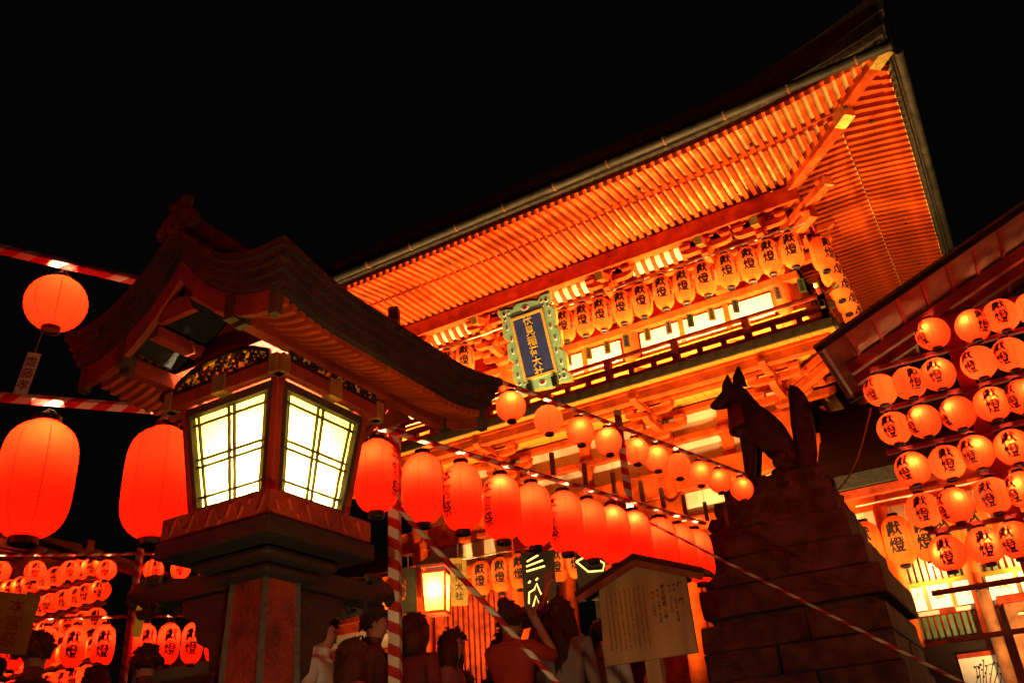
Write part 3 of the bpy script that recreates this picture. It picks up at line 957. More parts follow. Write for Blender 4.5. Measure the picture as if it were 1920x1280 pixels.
# ------------------------------------------------------------------ striped poles and bars
def stick(name, p0, p1, wd, m, label, cat, group=None, square=True, round_n=8):
    p0, p1 = Vector(p0), Vector(p1); L = (p1 - p0).length
    mb = MB()
    if square: mb.box((0, 0, L / 2), (wd, wd, L))
    else: mb.cyl((0, 0, 0), (0, 0, L), wd / 2, wd / 2, round_n)
    o = bpy.data.objects.new(name, mb.mesh(name, m)); COL.objects.link(o)
    o.rotation_mode = 'QUATERNION'
    o.rotation_quaternion = Vector((0, 0, 1)).rotation_difference((p1 - p0).normalized()) if abs((p1 - p0).normalized().z) < .999 else (1, 0, 0, 0)
    o.location = p0
    WL[o.name] = tuple(p0)
    if square and not abs((p1 - p0).normalized().z) < .999: o.rotation_mode = 'XYZ'; o.rotation_euler = (0, 0, R_(20))
    md = o.modifiers.new('bevel', 'BEVEL'); md.width = wd * .12; md.segments = 2
    return tag(o, label, cat, group)
P1, P2 = (-3.03, 3.98), (-2.48, 6.25)
U = Vector((P2[0] - P1[0], P2[1] - P1[1], 0))
P3 = (P1[0] + U.x * 1.66, P1[1] + U.y * 1.66)
ZL, ZU = 2.64, 3.26
stick('striped_pole', (*P1, 0), (*P1, 3.54), .066, STR_POLE, 'thick red and white striped pole standing beside the wooden lantern house', 'pole')
stick('striped_pole', (*P2, 0), (*P2, 3.44), .058, STR_POLE, 'thin striped pole rising behind the roofed notice board', 'pole')
def along(t, z): return (P1[0] + U.x * t, P1[1] + U.y * t, z)
off = Vector((.05, -.01, 0))
stick('striped_bar', Vector(along(-.08, ZL)) + off, Vector(along(1.42, ZL)) + off, .036, STR_BAR, 'lower striped bar carrying the long red lanterns', 'bar', square=False)
stick('striped_bar', Vector(along(-.08, ZU)) + off, Vector(along(1.80, ZU)) + off, .036, STR_BAR, 'upper striped bar carrying the plain globe lanterns', 'bar', square=False)
stick('striped_bar', (P1[0] + .06, P1[1] + .03, ZL + .04), (-4.55, 2.03, ZL + .04), .044, STR_BAR, 'striped bar carrying the two biggest long lanterns', 'bar')
stick('striped_bar', (P1[0] + .05, P1[1] + .08, ZU + .04), (-4.25, 1.50, ZU + .04), .044, STR_BAR, 'striped bar above, carrying one large globe lantern', 'bar')
stick('striped_brace', (P1[0] + .04, P1[1] - .05, 2.2), (-1.42, 4.46, .17), .034, STR_BAR, 'striped brace slanting down from the thick striped pole', 'brace', square=False)
stick('striped_brace', (P2[0] + .03, P2[1] - .05, 2.55), (.76, 6.59, .17), .022, STR_BAR, 'thin striped brace slanting down in front of the fox pedestal', 'brace', square=False)
# long lanterns on the lower bar, hung in a row receding towards the fox plinth
tb = [-.075, .074, .211, .362, .49, .63, .745, .864, .977, 1.121, 1.233, 1.337]
bright = {3: (0.02, -.03, .14), 7: (0, -.02, .16), 8: (-.02, -.03, .15)}
for i, t in enumerate(tb):
    c = along(t, ZL - .30 + random.uniform(-.008, .008))
    rz = {2: -.28, 3: -.30, 5: -.25, 8: -.2}.get(i, random.uniform(1.6, 3.4))
    hang('big', 'long_lantern', (c[0] + .05, c[1] - .01, c[2]), rz, ORD[i] + ' long red lantern from the thick striped pole' + (', with black side writing' if i in (2, 3, 5, 8) else ', glowing yellow near its top' if i in bright else ', under the lower bar'), 'long lanterns under the lower striped bar', PB * (1.3 if i in bright else 1), ((.085 * math.cos(R_(-62) - rz), .085 * math.sin(R_(-62) - rz), .13) if i in bright else (.05 * math.cos(R_(-70) - rz), .05 * math.sin(R_(-70) - rz), .10)), hook=.06)
tr = [.427, .595, .749, .895, 1.048, 1.167, 1.301, 1.441, 1.581, 1.744]
for i, t in enumerate(tr):
    c = along(t, ZU - .165); rzr = random.uniform(0, 6); rzb = R_(-62) - rzr + random.uniform(-.3, .3)
    hang('ball', 'globe_lantern', (c[0] + .05, c[1] - .01, c[2]), rzr, ORD[i] + ' plain globe lantern along the upper striped bar, counted towards the fox', 'globe lanterns under the upper striped bar', PR_ * random.choice((.8, 1.0, 1.3)), None if i % 5 == 1 else (.078 * math.cos(rzb), .078 * math.sin(rzb), random.uniform(.01, .04)), hook=.05)
hang('bigL', 'long_lantern', (-4.18, 2.50, 2.25), .4, 'largest long red lantern, hanging out in the open with its whole body in view', None, 40, (.05, -.05, .19), hook=.06)
hang('bigL', 'long_lantern', (-3.83, 2.97, 2.27), 1.0, 'long red lantern half hidden behind the wooden lantern house window', None, 36, (.07, .02, .16), hook=.06)
hang('ballL', 'globe_lantern', (-3.87, 2.24, 3.05), .3, 'large plain red globe lantern with a white name tag below it', None, 20, (.03, -.02, .05), hook=.05)
paper_tag((-3.905, 2.205, 2.76), WHITEP, 'white name tag dangling under the large plain globe lantern', None, .23, .062, '齋藤孝', .75, inkm=MAROON, sw=(0, .12))

# ================================================================== WOODEN LANTERN HOUSE (foreground)
CX, CY = -2.515, 2.49
toro = thing('lantern_house', 'large wooden lantern house with curved bark roof and glowing paper windows', 'lantern', (CX, CY, 0))
def tb_(x0, x1, y0, y1, z0, z1, name, m, par=None, bevel=.006):
    return MB().bb(CX + x0, CX + x1, CY + y0, CY + y1, z0, z1).build(name, m, par or toro, bevel=bevel)
tb_(-.34, .34, -.34, .34, 0.004, .22, 'stone_base', STONE, bevel=.02)
def taper(z0, h0, z1, h1):
    return [[(CX - h, CY - h, z), (CX + h, CY - h, z), (CX + h, CY + h, z), (CX - h, CY + h, z)] for z, h in ((z0, h0), (z1, h1))]
MB().strip(taper(.22, .118, 1.515, .085)).build('post', POSTRED, toro, bevel=.012)
for sx, sy in ((1, -1), (1, 1), (-1, -1), (-1, 1)):
    MB().beam((CX + sx * .114, CY + sy * .114, .24), (CX + sx * .084, CY + sy * .084, 1.43), .024, .024).build('corner_strip', DARKW, toro)
# stepped corbel block under the platform
for k, (z0, z1, h) in enumerate(((1.43, 1.47, .15), (1.472, 1.515, .20))):
    tb_(-h, h, -h, h, z0, z1, 'corbel_course', DKWOOD, bevel=.025)
# cross arms ending in carved beast heads
for ax in range(2):
    d = [Vector((0, 1, 0)), Vector((-1, 0, 0))][ax]
    s_ = Vector((d.y, -d.x, 0)); c = Vector((CX, CY, 0))
    L = .60 if ax in (0, 1) else .46
    a = MB().beam(c + d * .1 + Vector((0, 0, 1.475)), c + d * L + Vector((0, 0, 1.475)), .11, .085).build('cross_arm', DKWOOD, toro, bevel=.01)
    h = MB(); e = c + d * L
    def HP(dl, dz, ds=0): return e + d * dl + s_ * ds + Vector((0, 0, 1.475 + dz))
    h.tube([HP(-.06, 0), HP(0, .005), HP(.06, .02), (HP(.115, .042)), HP(.155, .035), HP(.172, .005), HP(.16, -.018)], [.052, .06, .058, .048, .036, .026, .012], 10)
    h.tube([HP(.0, -.03), HP(.06, -.052), HP(.105, -.052), HP(.128, -.034)], [.03, .028, .02, .008], 8)
    for ds in (-.04, .04):
        h.tube([HP(.02, .04, ds), HP(-.01, .075, ds * 1.1), HP(-.045, .07, ds * 1.1), HP(-.04, .05, ds)], [.022, .02, .015, .008], 7)
        h.tube([HP(.055, .045, ds * .9), HP(.045, .082, ds), HP(.02, .088, ds)], [.018, .014, .006], 7)
        h.tube([HP(-.03, -.02, ds * 1.2), HP(-.07, -.045, ds * 1.2), HP(-.05, -.07, ds * 1.1), HP(-.02, -.055, ds)], [.02, .018, .014, .008], 7)
        h.ball(tuple(HP(.075, .04, ds * .95)), .012, 7)
    h.build('carved_head', DKWOOD, a, True)
# drop corbels (dark carved brackets below the arms)
for ax in range(2):
    d = [Vector((0, 1, 0)), Vector((-1, 0, 0))][ax]
    s_ = Vector((d.y, -d.x, 0)); c = Vector((CX, CY, 0))
    prof = [(.10, 1.43), (.42, 1.43), (.40, 1.36), (.33, 1.33), (.31, 1.25), (.24, 1.22), (.22, 1.12), (.17, 1.08), (.16, .98), (.11, .95)]
    rows = []
    for q in (-.045, .045):
        rows.append([c + d * a + s_ * q + Vector((0, 0, z)) for a, z in prof])
    MB().strip(rows).build('drop_bracket', DKWOOD, toro, bevel=.012)
tb_(-.295, .295, -.295, .295, 1.52, 1.585, 'platform', DKWOOD)
# fascia in carved red boards
for ax in range(4):
    ang = ax * math.pi / 2
    rot = Matrix.Rotation(ang, 3, 'Z')
    fb = MB()
    fb.box(Vector((CX, CY, 1.633)) + rot @ Vector((0, -.268, 0)), (.566 if ax % 2 == 0 else .506, .03, .09), 0, rot)
    o = fb.build('fascia', TORORED, toro, bevel=.004)
    for k in range(5):
        wv = MB(); x = -.216 + k * .108
        pts = [(x + q * .010, .03 * math.sin(q * .9 + k)) for q in range(-4, 5)]
        P = [(p[0] - .018, p[1]) for p in pts]
        wv.tube([Vector((CX, CY, 1.633)) + rot @ Vector((p[0], -.284, p[1])) for p in pts], .008, 5)
        wv.build('wave_carving', VERD, o)
# light box: four flared corner posts, a window in each face
ZB, ZT, HB, HT = 1.685, 2.142, .216, .270
def hw(z): return HB + (HT - HB) * (z - ZB) / (ZT - ZB)
for sx, sy in ((1, -1), (1, 1), (-1, -1), (-1, 1)):
    a, b = hw(ZB) - .02, hw(ZT) - .02
    MB().beam((CX + sx * a, CY + sy * a, ZB - .01), (CX + sx * b, CY + sy * b, ZT + .01), .044, .044, up=(0, 1, 0)).build('corner_post', TORORED, toro, bevel=.006)
for ax in range(4):
    rot = Matrix.Rotation(ax * math.pi / 2, 3, 'Z')
    def W(u, z, dpt=0): return Vector((CX, CY, 0)) + rot @ Vector((u, -(hw(z) - .012 + dpt), 0)) + Vector((0, 0, z))
    def bar(u0, z0, u1, z1, t, m, nm, par, dp=.0, th=.012):
        p, q = W(u0, z0, dp), W(u1, z1, dp)
        nrm = rot @ Vector((0, -1, 0))
        return MB().beam(p, q, t, th, up=nrm).build(nm, m, par)
    zb, zt = ZB + .012, ZT - .02
    e = lambda z: hw(z) - .034
    pane = MB().add([W(-e(zb), zb, -.018), W(e(zb), zb, -.018), W(e(zt), zt, -.018), W(-e(zt), zt, -.018)], [(0, 1, 2, 3)]).build('window', PAPW, toro)
    # frame
    for s in (-1, 1):
        bar(s * (e(zb) - .006), zb, s * (e(zt) - .006), zt, .022, DARKW, 'window_frame', pane, .0, .03)
        bar(s * (e(zb) - .045), zb, s * (e(zt) - .045), zt, .007, DARKW, 'muntin', pane, -.006)
        bar(s * .013, zb, s * .015, zt, .008, DARKW, 'muntin', pane, -.006)
    for z, t in ((zb + .006, .024), (zt - .008, .034)):
        bar(-e(z), z, e(z), z, t, DARKW, 'window_frame', pane, .001, .03)
    zm = (zb + zt) / 2 - .01
    for z in (zb + .062, zm - .016, zm + .014, zt - .062):
        bar(-e(z), z, e(z), z, .007, DARKW, 'muntin', pane, -.004)
    # top rail, openwork transom with gilt scrolls, head beam
    rl = .63 if ax % 2 == 0 else .568
    o = MB().box(Vector((CX, CY, 2.166)) + rot @ Vector((0, -.30, 0)), (rl, .04, .072), 0, rot).build('top_rail', TORORED, toro, bevel=.006)
    for s in (-1, 1):
        MB().box(Vector((CX, CY, 2.166)) + rot @ Vector((s * .29, -.302, 0)), (.04, .05, .078), 0, rot).build('metal_fitting', GOLD, o)
    MB().box(Vector((CX, CY, 2.163)) + rot @ Vector((0, -.303, 0)), (.07, .05, .076), 0, rot).build('metal_fitting', GOLD, o)
    arch = [(-.26, 2.192), (.26, 2.192), (.25, 2.235), (.17, 2.272), (.08, 2.292), (-.08, 2.292), (-.17, 2.272), (-.25, 2.235)]
    rows = [[Vector((CX, CY, 0)) + rot @ Vector((p[0], q, 0)) + Vector((0, 0, p[1])) for p in arch] for q in (-.306, -.298)]
    tr_ = MB().strip(rows).build('transom', PAPW, toro)
    rnd = random.Random(ax + 3)
    def TP(u, z, dp=-.313): return Vector((CX, CY, 0)) + rot @ Vector((u, dp, 0)) + Vector((0, 0, z))
    for p, q in zip(arch, arch[1:] + arch[:1]):
        MB().beam(TP(*p), TP(*q), .016, .016).build('transom_frame', BLACK, tr_)
    for k in range(52):
        u = -.245 + (k % 26) * .0195; top_ = 2.293 - .62 * u * u
        zc = 2.204 + rnd.uniform(0, max(.003, top_ - 2.216)); r0 = rnd.uniform(.008, .013); ph = rnd.uniform(0, 6)
        MB().tube([TP(u + r0 * math.cos(q + ph), zc + r0 * math.sin(q + ph)) for q in [i * .62 for i in range(8)]], .0062, 5).build('carved_scroll', BLACK if k % 5 else GOLDP, tr_)
    for k in range(9):
        u = -.22 + k * .055; top_ = 2.293 - .62 * u * u
        MB().tube([TP(u - .03 + .015 * i, 2.2 + (top_ - 2.206) * (.5 + .5 * math.sin(i * 1.3 + k)), -.312) for i in range(5)], .0065, 5).build('carved_scroll', BLACK, tr_)
    MB().box(Vector((CX, CY, 2.317)) + rot @ Vector((0, -.25, 0)), (.57 if ax % 2 == 0 else .428, .07, .034), 0, rot).build('head_beam', TORORED, toro, bevel=.006)
tb_(-.304, .304, -.304, .304, 2.2985, 2.3015, 'light_stop_board', TORORED, bevel=0)  # unseen board added to stop bulb light leaking into the gable
point_light(toro, (0.02, -.02, 1.745), 300, (1, .78, .42), .05)
MB().cyl((CX, CY, 1.59), (CX, CY, 1.75), .02, .02, 10).build('lamp_socket', BLACK, toro)
MB().ball((CX + .0, CY + .0, 1.785), .03, 8).build('lamp_bulb', BULBW, toro, True)
# roof: concave slopes, thick layered bark edge, upturned corners
RW, RF, RB = .56, -.575, .84
def rz_(x, y):
    t = abs(x) / RW
    z = 2.25 + .35 * max(0, 1 - t) ** 2.0
    e = max(0, abs(y - (RF + RB) / 2) / ((RB - RF) / 2) - .5) / .5
    return z + .045 * t * t * e * e + .02 * e * e
def roof_shell(name, off, z0, z1, m, par):
    xs_ = [-RW - off + 2 * (RW + off) * i / 28 for i in range(29)]
    ys_ = [RF - off + (RB - RF + 2 * off) * j / 14 for j in range(15)]
    cl = lambda v, a, b: max(a, min(b, v))
    top = [[(CX + x, CY + y, rz_(cl(x, -RW, RW), cl(y, RF, RB)) + z1) for x in xs_] for y in ys_]
    bot = [[(CX + x, CY + y, rz_(cl(x, -RW, RW), cl(y, RF, RB)) + z0) for x in xs_] for y in ys_]
    mb = MB(); mb.grid(top); mb.grid(bot)
    for A, B in ((top[0], bot[0]), (top[-1], bot[-1]), ([r[0] for r in top], [r[0] for r in bot]), ([r[-1] for r in top], [r[-1] for r in bot])):
        mb.grid([A, B])
    return mb.build(name, m, par)
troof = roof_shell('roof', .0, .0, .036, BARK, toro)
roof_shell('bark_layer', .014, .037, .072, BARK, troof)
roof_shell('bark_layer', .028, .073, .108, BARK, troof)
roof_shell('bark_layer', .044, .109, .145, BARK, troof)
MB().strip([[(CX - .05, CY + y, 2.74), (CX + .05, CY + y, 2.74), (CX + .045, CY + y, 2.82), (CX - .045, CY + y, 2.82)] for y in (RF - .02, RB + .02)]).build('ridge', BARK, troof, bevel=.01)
oni = MB()
for dx, dz, r in ((0, .0, .055), (-.05, -.01, .04), (.05, -.01, .04), (-.03, .06, .036), (.03, .065, .036), (0, .04, .045), (-.085, -.045, .036), (.085, -.045, .036), (0, -.05, .05)):
    oni.ball((CX + dx, CY + RF - .03, 2.80 + dz), r, 8, 0, (1, .6, 1))
oni.build('ridge_ornament', BARK, troof, True)
# bargeboards on both gable ends, barge end fittings
for y in (RF + .025, RB - .025):
    for s in (-1, 1):
        rows = []
        for i in range(15):
            x = s * (RW - .03) * i / 14
            z = rz_(x, y)
            rows.append([(CX + x, CY + y - .014, z - .09), (CX + x, CY + y + .014, z - .09), (CX + x, CY + y + .014, z - .002), (CX + x, CY + y - .014, z - .002)])
        o = MB().strip(rows).build('bargeboard', TORORED, toro)
        x = s * (RW - .045)
        MB().box((CX + x, CY + y, rz_(x, y) - .055), (.035, .034, .11)).build('metal_fitting', COPPER, o)
        x = s * .30
        MB().box((CX + x, CY + y, rz_(x, y) - .055), (.05, .034, .11)).build('metal_fitting', COPPER, o)
    MB().prism([(CX - .10, 2.36), (CX + .10, 2.36), (CX + .05, 2.43), (CX, 2.45), (CX - .05, 2.43)], 'y', CY + y - .012, CY + y + .012).build('gable_pendant', TORORED, toro)
# purlins with projecting ends, gable wall, rafters
for x in (-.315, .315):
    o = MB().bb(CX + x - .025, CX + x + .025, CY + RF + .08, CY + RB - .08, 2.232, 2.300).build('purlin', TORORED, toro, bevel=.005)
    MB().bb(CX + x - .028, CX + x + .028, CY + RF + .05, CY + RF + .079, 2.228, 2.304).build('metal_fitting', COPPER, o)
MB().bb(CX - .03, CX + .03, CY + RF + .06, CY + RB - .06, 2.485, 2.545).build('purlin', TORORED, toro, bevel=.005)
for x in (-.18, .18):
    MB().bb(CX + x - .028, CX + x + .028, CY + RF + .06, CY + RB - .06, 2.345, 2.395).build('purlin', TORORED, toro, bevel=.005)
for y in (-.24, .26):
    MB().prism([(CX - .29, 2.322), (CX + .29, 2.322), (CX + .15, 2.425), (CX, 2.53), (CX - .15, 2.425)], 'y', CY + y - .015, CY + y + .015).build('gable_wall', TORORED, toro)
nraf = 30
for s in (-1, 1):
    for k in range(nraf):
        y = RF + .07 + (RB - RF - .14) * k / (nraf - 1)
        rows = []
        for i in range(5):
            x = s * (.31 + (RW - .035 - .31) * i / 4)
            z = rz_(x, y) - .004
            rows.append([(CX + x, CY + y - .011, z - .034), (CX + x, CY + y + .011, z - .034), (CX + x, CY + y + .011, z), (CX + x, CY + y - .011, z)])
        MB().strip(rows).build('rafter', VER, toro)
    rows = []
    for j in range(15):
        y = RF + .03 + (RB - RF - .06) * j / 14
        x = s * (RW - .02); z = rz_(x, y)
        rows.append([(CX + x - .016, CY + y, z - .012), (CX + x + .016, CY + y, z - .012), (CX + x + .016, CY + y, z + .002), (CX + x - .016, CY + y, z + .002)])
    MB().strip(rows).build('eave_board', DKWOOD, toro)

# ================================================================== FOX STATUE
ped = thing('stone_pedestal', 'tall stepped granite pedestal with a shadow line under its wide cap course', 'pedestal', (-1.9, 9.0, 0))
def stone(x0, x1, y0, y1, z0, z1, m=STONED, bevel=.014):
    """hand-cut block: faces slightly out of true"""
    o = MB().bb(x0, x1, y0, y1, z0, z1).build('stone_block', m, ped)
    bm = bmesh.new(); bm.from_mesh(o.data)
    bmesh.ops.subdivide_edges(bm, edges=bm.edges[:], cuts=1, use_grid_fill=True)
    for v_ in bm.verts: v_.co += Vector((random.uniform(-.008, .008), random.uniform(-.009, .009), random.uniform(-.005, .005)))
    bm.to_mesh(o.data); bm.free()
    md = o.modifiers.new('bevel', 'BEVEL'); md.width = bevel; md.segments = 2; md.limit_method = 'ANGLE'
    return o
def course(hw_, y0, y1, z0, z1, n, m=STONED, shift=0., xl=None):
    """one course of blocks; two blocks deep, joints left open"""
    x0 = -1.9 - hw_ if xl is None else xl; L = -1.9 + hw_ - x0
    cuts = [0.] + [min(.97, max(.03, (k + shift) / n)) for k in range(1, n)] + [1.]
    ym = (y0 + y1) / 2
    for a, b in zip(cuts[:-1], cuts[1:]):
        j = .006
        stone(x0 + L * a + j, x0 + L * b - j, y0 + random.uniform(-.006, .006), ym - j, z0 + j, z1 - j * .3, m)
        stone(x0 + L * a + j, x0 + L * b - j, ym + j, y1, z0 + j, z1 - j * .3, m)
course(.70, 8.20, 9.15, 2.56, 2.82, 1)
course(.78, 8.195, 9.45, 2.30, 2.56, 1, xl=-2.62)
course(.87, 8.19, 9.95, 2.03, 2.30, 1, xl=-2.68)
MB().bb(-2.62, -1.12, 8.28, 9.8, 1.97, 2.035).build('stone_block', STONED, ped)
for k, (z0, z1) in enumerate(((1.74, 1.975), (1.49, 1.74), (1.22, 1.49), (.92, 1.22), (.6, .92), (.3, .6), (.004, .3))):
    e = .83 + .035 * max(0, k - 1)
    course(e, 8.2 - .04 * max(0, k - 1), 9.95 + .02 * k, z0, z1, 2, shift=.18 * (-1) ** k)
# plinth of the statue: three rough slabs
for x0, x1, y0, y1, z0, z1 in ((-2.50, -1.28, 8.32, 9.14, 2.822, 2.99), (-2.43, -1.33, 8.37, 9.10, 2.992, 3.15), (-2.34, -1.38, 8.42, 9.05, 3.152, 3.33)):
    mb = MB(); nx, nz = 14, 3
    pts = []
    for z in (z0, (z0 + z1) / 2, z1):
        ringp = []
        for (ax, ay), (bx, by), n_ in (((x0, y0), (x1, y0), 12), ((x1, y0), (x1, y1), 8), ((x1, y1), (x0, y1), 12), ((x0, y1), (x0, y0), 8)):
            for k in range(n_):
                s = k / n_
                bulge = .018 if z not in (z0, z1) else 0
                ringp.append((ax + (bx - ax) * s + random.uniform(-.028, .028) + (bulge if ax == x1 and bx == x1 else -bulge if ax == x0 and bx == x0 else 0), ay + (by - ay) * s + random.uniform(-.028, .028), z + (random.uniform(-.008, .008) if z == z1 else 0)))
        pts.append(ringp)
    MB().strip(pts).build('rough_slab', STONED, ped)
# incised characters on the pedestal front are too worn to read
def skin_mesh(name, verts, edges, radii, root=0, sub=2):
    me = bpy.data.meshes.new(name); me.from_pydata(verts, edges, [])
    o = bpy.data.objects.new(name, me); COL.objects.link(o)
    md = o.modifiers.new('skin', 'SKIN'); md.use_smooth_shade = True
    lay = me.skin_vertices[0].data
    for i, r in enumerate(radii):
        lay[i].radius = r if isinstance(r, tuple) else (r, r)
        lay[i].use_root = i == root
    s2 = o.modifiers.new('sub', 'SUBSURF'); s2.levels = sub; s2.render_levels = sub
    dg = bpy.context.evaluated_depsgraph_get()
    out = bpy.data.meshes.new_from_object(o.evaluated_get(dg))
    bpy.data.objects.remove(o); bpy.data.meshes.remove(me)
    out.name = name
    out.polygons.foreach_set('use_smooth', [True] * len(out.polygons))
    return out
def make_fox():
    B = (-1.85, 8.73, 3.33)
    t = thing('fox_statue', 'dark stone fox seated upright with pricked ears and a raised bushy tail', 'statue', B)
    v, e, r = [], [], []
    def V(x, y, z, rad, frm=None):
        v.append((x - B[0], y, z - B[2])); r.append(rad)
        i = len(v) - 1
        if frm is not None: e.append((frm, i))
        return i
    hip = V(-1.62, 0, 3.60, .195)
    mid = V(-1.79, 0, 3.77, .215)
    e.append((hip, mid))
    ch = V(-1.97, 0, 3.93, .215, mid)
    nk = V(-2.03, 0, 4.13, .175, ch)
    nk2 = V(-2.06, 0, 4.27, .155, nk)
    hd = V(-2.11, -.01, 4.375, .17, nk2)
    mz = V(-2.215, -.03, 4.325, .105, hd)
    mz2 = V(-2.30, -.05, 4.28, .066, mz)
    ns = V(-2.38, -.065, 4.28, .032, mz2)
    for s in (-1, 1):
        sh = V(-2.03, s * .095, 3.86, .10, ch)
        el = V(-2.05, s * .10, 3.68, .078, sh)
        wr = V(-2.08, s * .10, 3.48, .062, el)
        pw = V(-2.10, s * .10, 3.385, .062, wr)
        V(-2.17, s * .10, 3.365, .045, pw)
        kn = V(-1.69, s * .145, 3.56, .125, hip)
        kn2 = V(-1.80, s * .16, 3.47, .085, kn)
        hk = V(-1.63, s * .16, 3.40, .06, kn2)
        V(-1.87, s * .16, 3.37, .045, hk)
    bm_me = skin_mesh('body', v, e, r)
    bm_me.materials.append(STONEF)
    link('body', bm_me, t)
    # tail: tall upright brush
    tl = MB()
    prof = [(3.36, .095, -1.56), (3.52, .108, -1.53), (3.70, .110, -1.50), (3.88, .112, -1.485), (4.05, .106, -1.48), (4.18, .082, -1.485), (4.27, .048, -1.50), (4.31, .008, -1.515)]
    rows = []
    for z, rad, x in prof:
        rows.append([(x + rad * math.cos(q) * (1 + .09 * math.sin(5 * q + z * 11) + .05 * math.sin(9 * q - z * 17)), 8.73 + rad * .8 * math.sin(q), z) for q in [2 * math.pi * k / 18 for k in range(18)]])
    tl.strip(rows)
    o = tl.build('tail', STONEF, t, True)
    cu = MB()
    for k in range(4):
        z = 3.7 + k * .13
        cu.tube([(-1.5 + .10 * math.cos(q), 8.73 - .085 - .012 * math.sin(q), z + .05 * math.sin(q * 1.3)) for q in [-.9 + .3 * i for i in range(8)]], .012, 5)
    cu.build('fur_carving', STONEF, o, True)
    # ears
    for s in (-1, 1):
        e_ = MB()
        bx, by = (-2.095 - s * .082, 8.72 + s * .065)
        base = [(bx - .07, by - .04, 4.43), (bx + .065, by - .035, 4.41), (bx + .07, by + .03, 4.40), (bx - .06, by + .035, 4.43)]
        midp = [(bx - .045, by - .03, 4.54), (bx + .058, by - .024, 4.53), (bx + .058, by + .022, 4.53), (bx - .035, by + .028, 4.54)]
        tip = [(bx + .018, by - .005, 4.645), (bx + .032, by - .005, 4.643), (bx + .032, by + .005, 4.643), (bx + .018, by + .005, 4.645)]
        e_.strip([base, midp, tip]).build('ear', STONEF, t, True)
        MB().ball((-2.19, 8.73 + s * .062, 4.385), .014, 8).build('eye', BLACK, t, True)
    # red votive bib round the neck
    bib = []
    for k in range(13):
        a = math.pi * .5 + math.pi * (k / 12)
        row = []
        for z, rad in ((4.24, .168), (4.14, .188), (4.03, .215), (3.94, .230)):
            x = -2.035 - (4.20 - z) * -.12 + rad * math.cos(a)
            row.append((x, 8.73 + rad * 1.02 * math.sin(a), z - .0))
        bib.append(row)
    o = MB().grid(bib).build('bib', CLOTHR, t, True)
    sd = o.modifiers.new('solid', 'SOLIDIFY'); sd.thickness = .008
make_fox()

# ================================================================== NOTICE BOARD
def make_notice():
    t = thing('notice_board', 'pale cedar notice board with a small gable roof and columns of brush writing', 'notice board', (-2.62, 6.62, 0))
    y = 6.6
    MB().prism([(-3.0, 1.545), (-2.24, 1.545), (-2.245, 2.14), (-2.61, 2.26), (-2.975, 2.14)], 'y', y, y + .03).build('board', WOODP, t)
    MB().bb(-2.68, -2.56, y + .035, y + .13, -.08, 2.2).build('post', WOODP, t, bevel=.008)
    pk, L_, Rr = (-2.61, 2.325), (-3.15, 2.115), (-2.06, 2.115)
    for a in (L_, Rr):
        d = Vector((a[0] - pk[0], 0, a[1] - pk[1]))
        p = Vector((pk[0], 0, pk[1]))
        rows = []
        for q in (0., 1.):
            c = p + d * q
            rows.append([(c.x, y - .10, c.z - .035), (c.x, y + .16, c.z - .035), (c.x, y + .16, c.z + .01), (c.x, y - .10, c.z + .01)])
        MB().strip(rows).build('roof_board', DKWOOD, t, bevel=.005)
        rows = [[(c[0] + (p.x - c[0]) * q, y - .085, c[1] + (p.z - c[1]) * q - .085) for q in (0,)] for c in (a,)]
        MB().beam(Vector((p.x, y - .085, p.z - .065)), Vector((p.x, y - .085, p.z - .065)) + d * .97, .02, .05).build('roof_fascia', WOODB, t)
    mb = MB()
    def colm(x, z, txt, size, mi=0, pitch=1.08, wt=.012):
        write(mb, txt, size, lambda u, v: (x + u, y - .004, z + v), mi, wt, pitch, .9)
    colm(-2.30, 2.075, '樓', .045, 0); colm(-2.305, 1.955, '門', .045, 0)
    colm(-2.345, 2.07, '構造', .024, 0, 1.6); colm(-2.345, 1.98, '入母屋造', .024); colm(-2.345, 1.86, '檜皮葺', .024)
    colm(-2.385, 2.07, '建立', .024, 0, 1.6); colm(-2.385, 1.98, '天正十七年', .024)
    colm(-2.44, 2.08, '南北廻廊', .04, 0); colm(-2.44, 1.89, '二棟', .034)
    colm(-2.485, 2.05, '構造', .024, 0, 1.6); colm(-2.485, 1.96, '切妻造', .024); colm(-2.485, 1.87, '檜皮葺', .024)
    colm(-2.525, 2.04, '建立', .024, 0, 1.6); colm(-2.525, 1.95, '江戸時代', .024)
    mb.build('lettering', INK, t)
    rnd = random.Random(5)
    sm = MB()                       # the long small text cannot be read at this distance: worn brush marks
    for k in range(9):
        x = -2.60 - .04 * k
        z = 2.10 - .012 * rnd.random()
        while z > 1.62 + .03 * rnd.random():
            h = rnd.uniform(.010, .016)
            if rnd.random() > .12:
                for q in range(3):
                    zz = z - h * q / 3
                    sm.bb(x - .007 * rnd.uniform(.5, 1), x + .007 * rnd.uniform(.5, 1), y - .0038, y - .0018, zz - h * .16, zz)
                sm.bb(x - .002 + rnd.uniform(-.003, .003), x + .001, y - .0042, y - .0022, z - h, z)
            z -= h + .004
    o = sm.build('small_lettering', INKR, t); o['kind'] = 'stuff'
    t.scale = (.885, .885, .885); t.location = (-2.319, 5.859, .069)
make_notice()
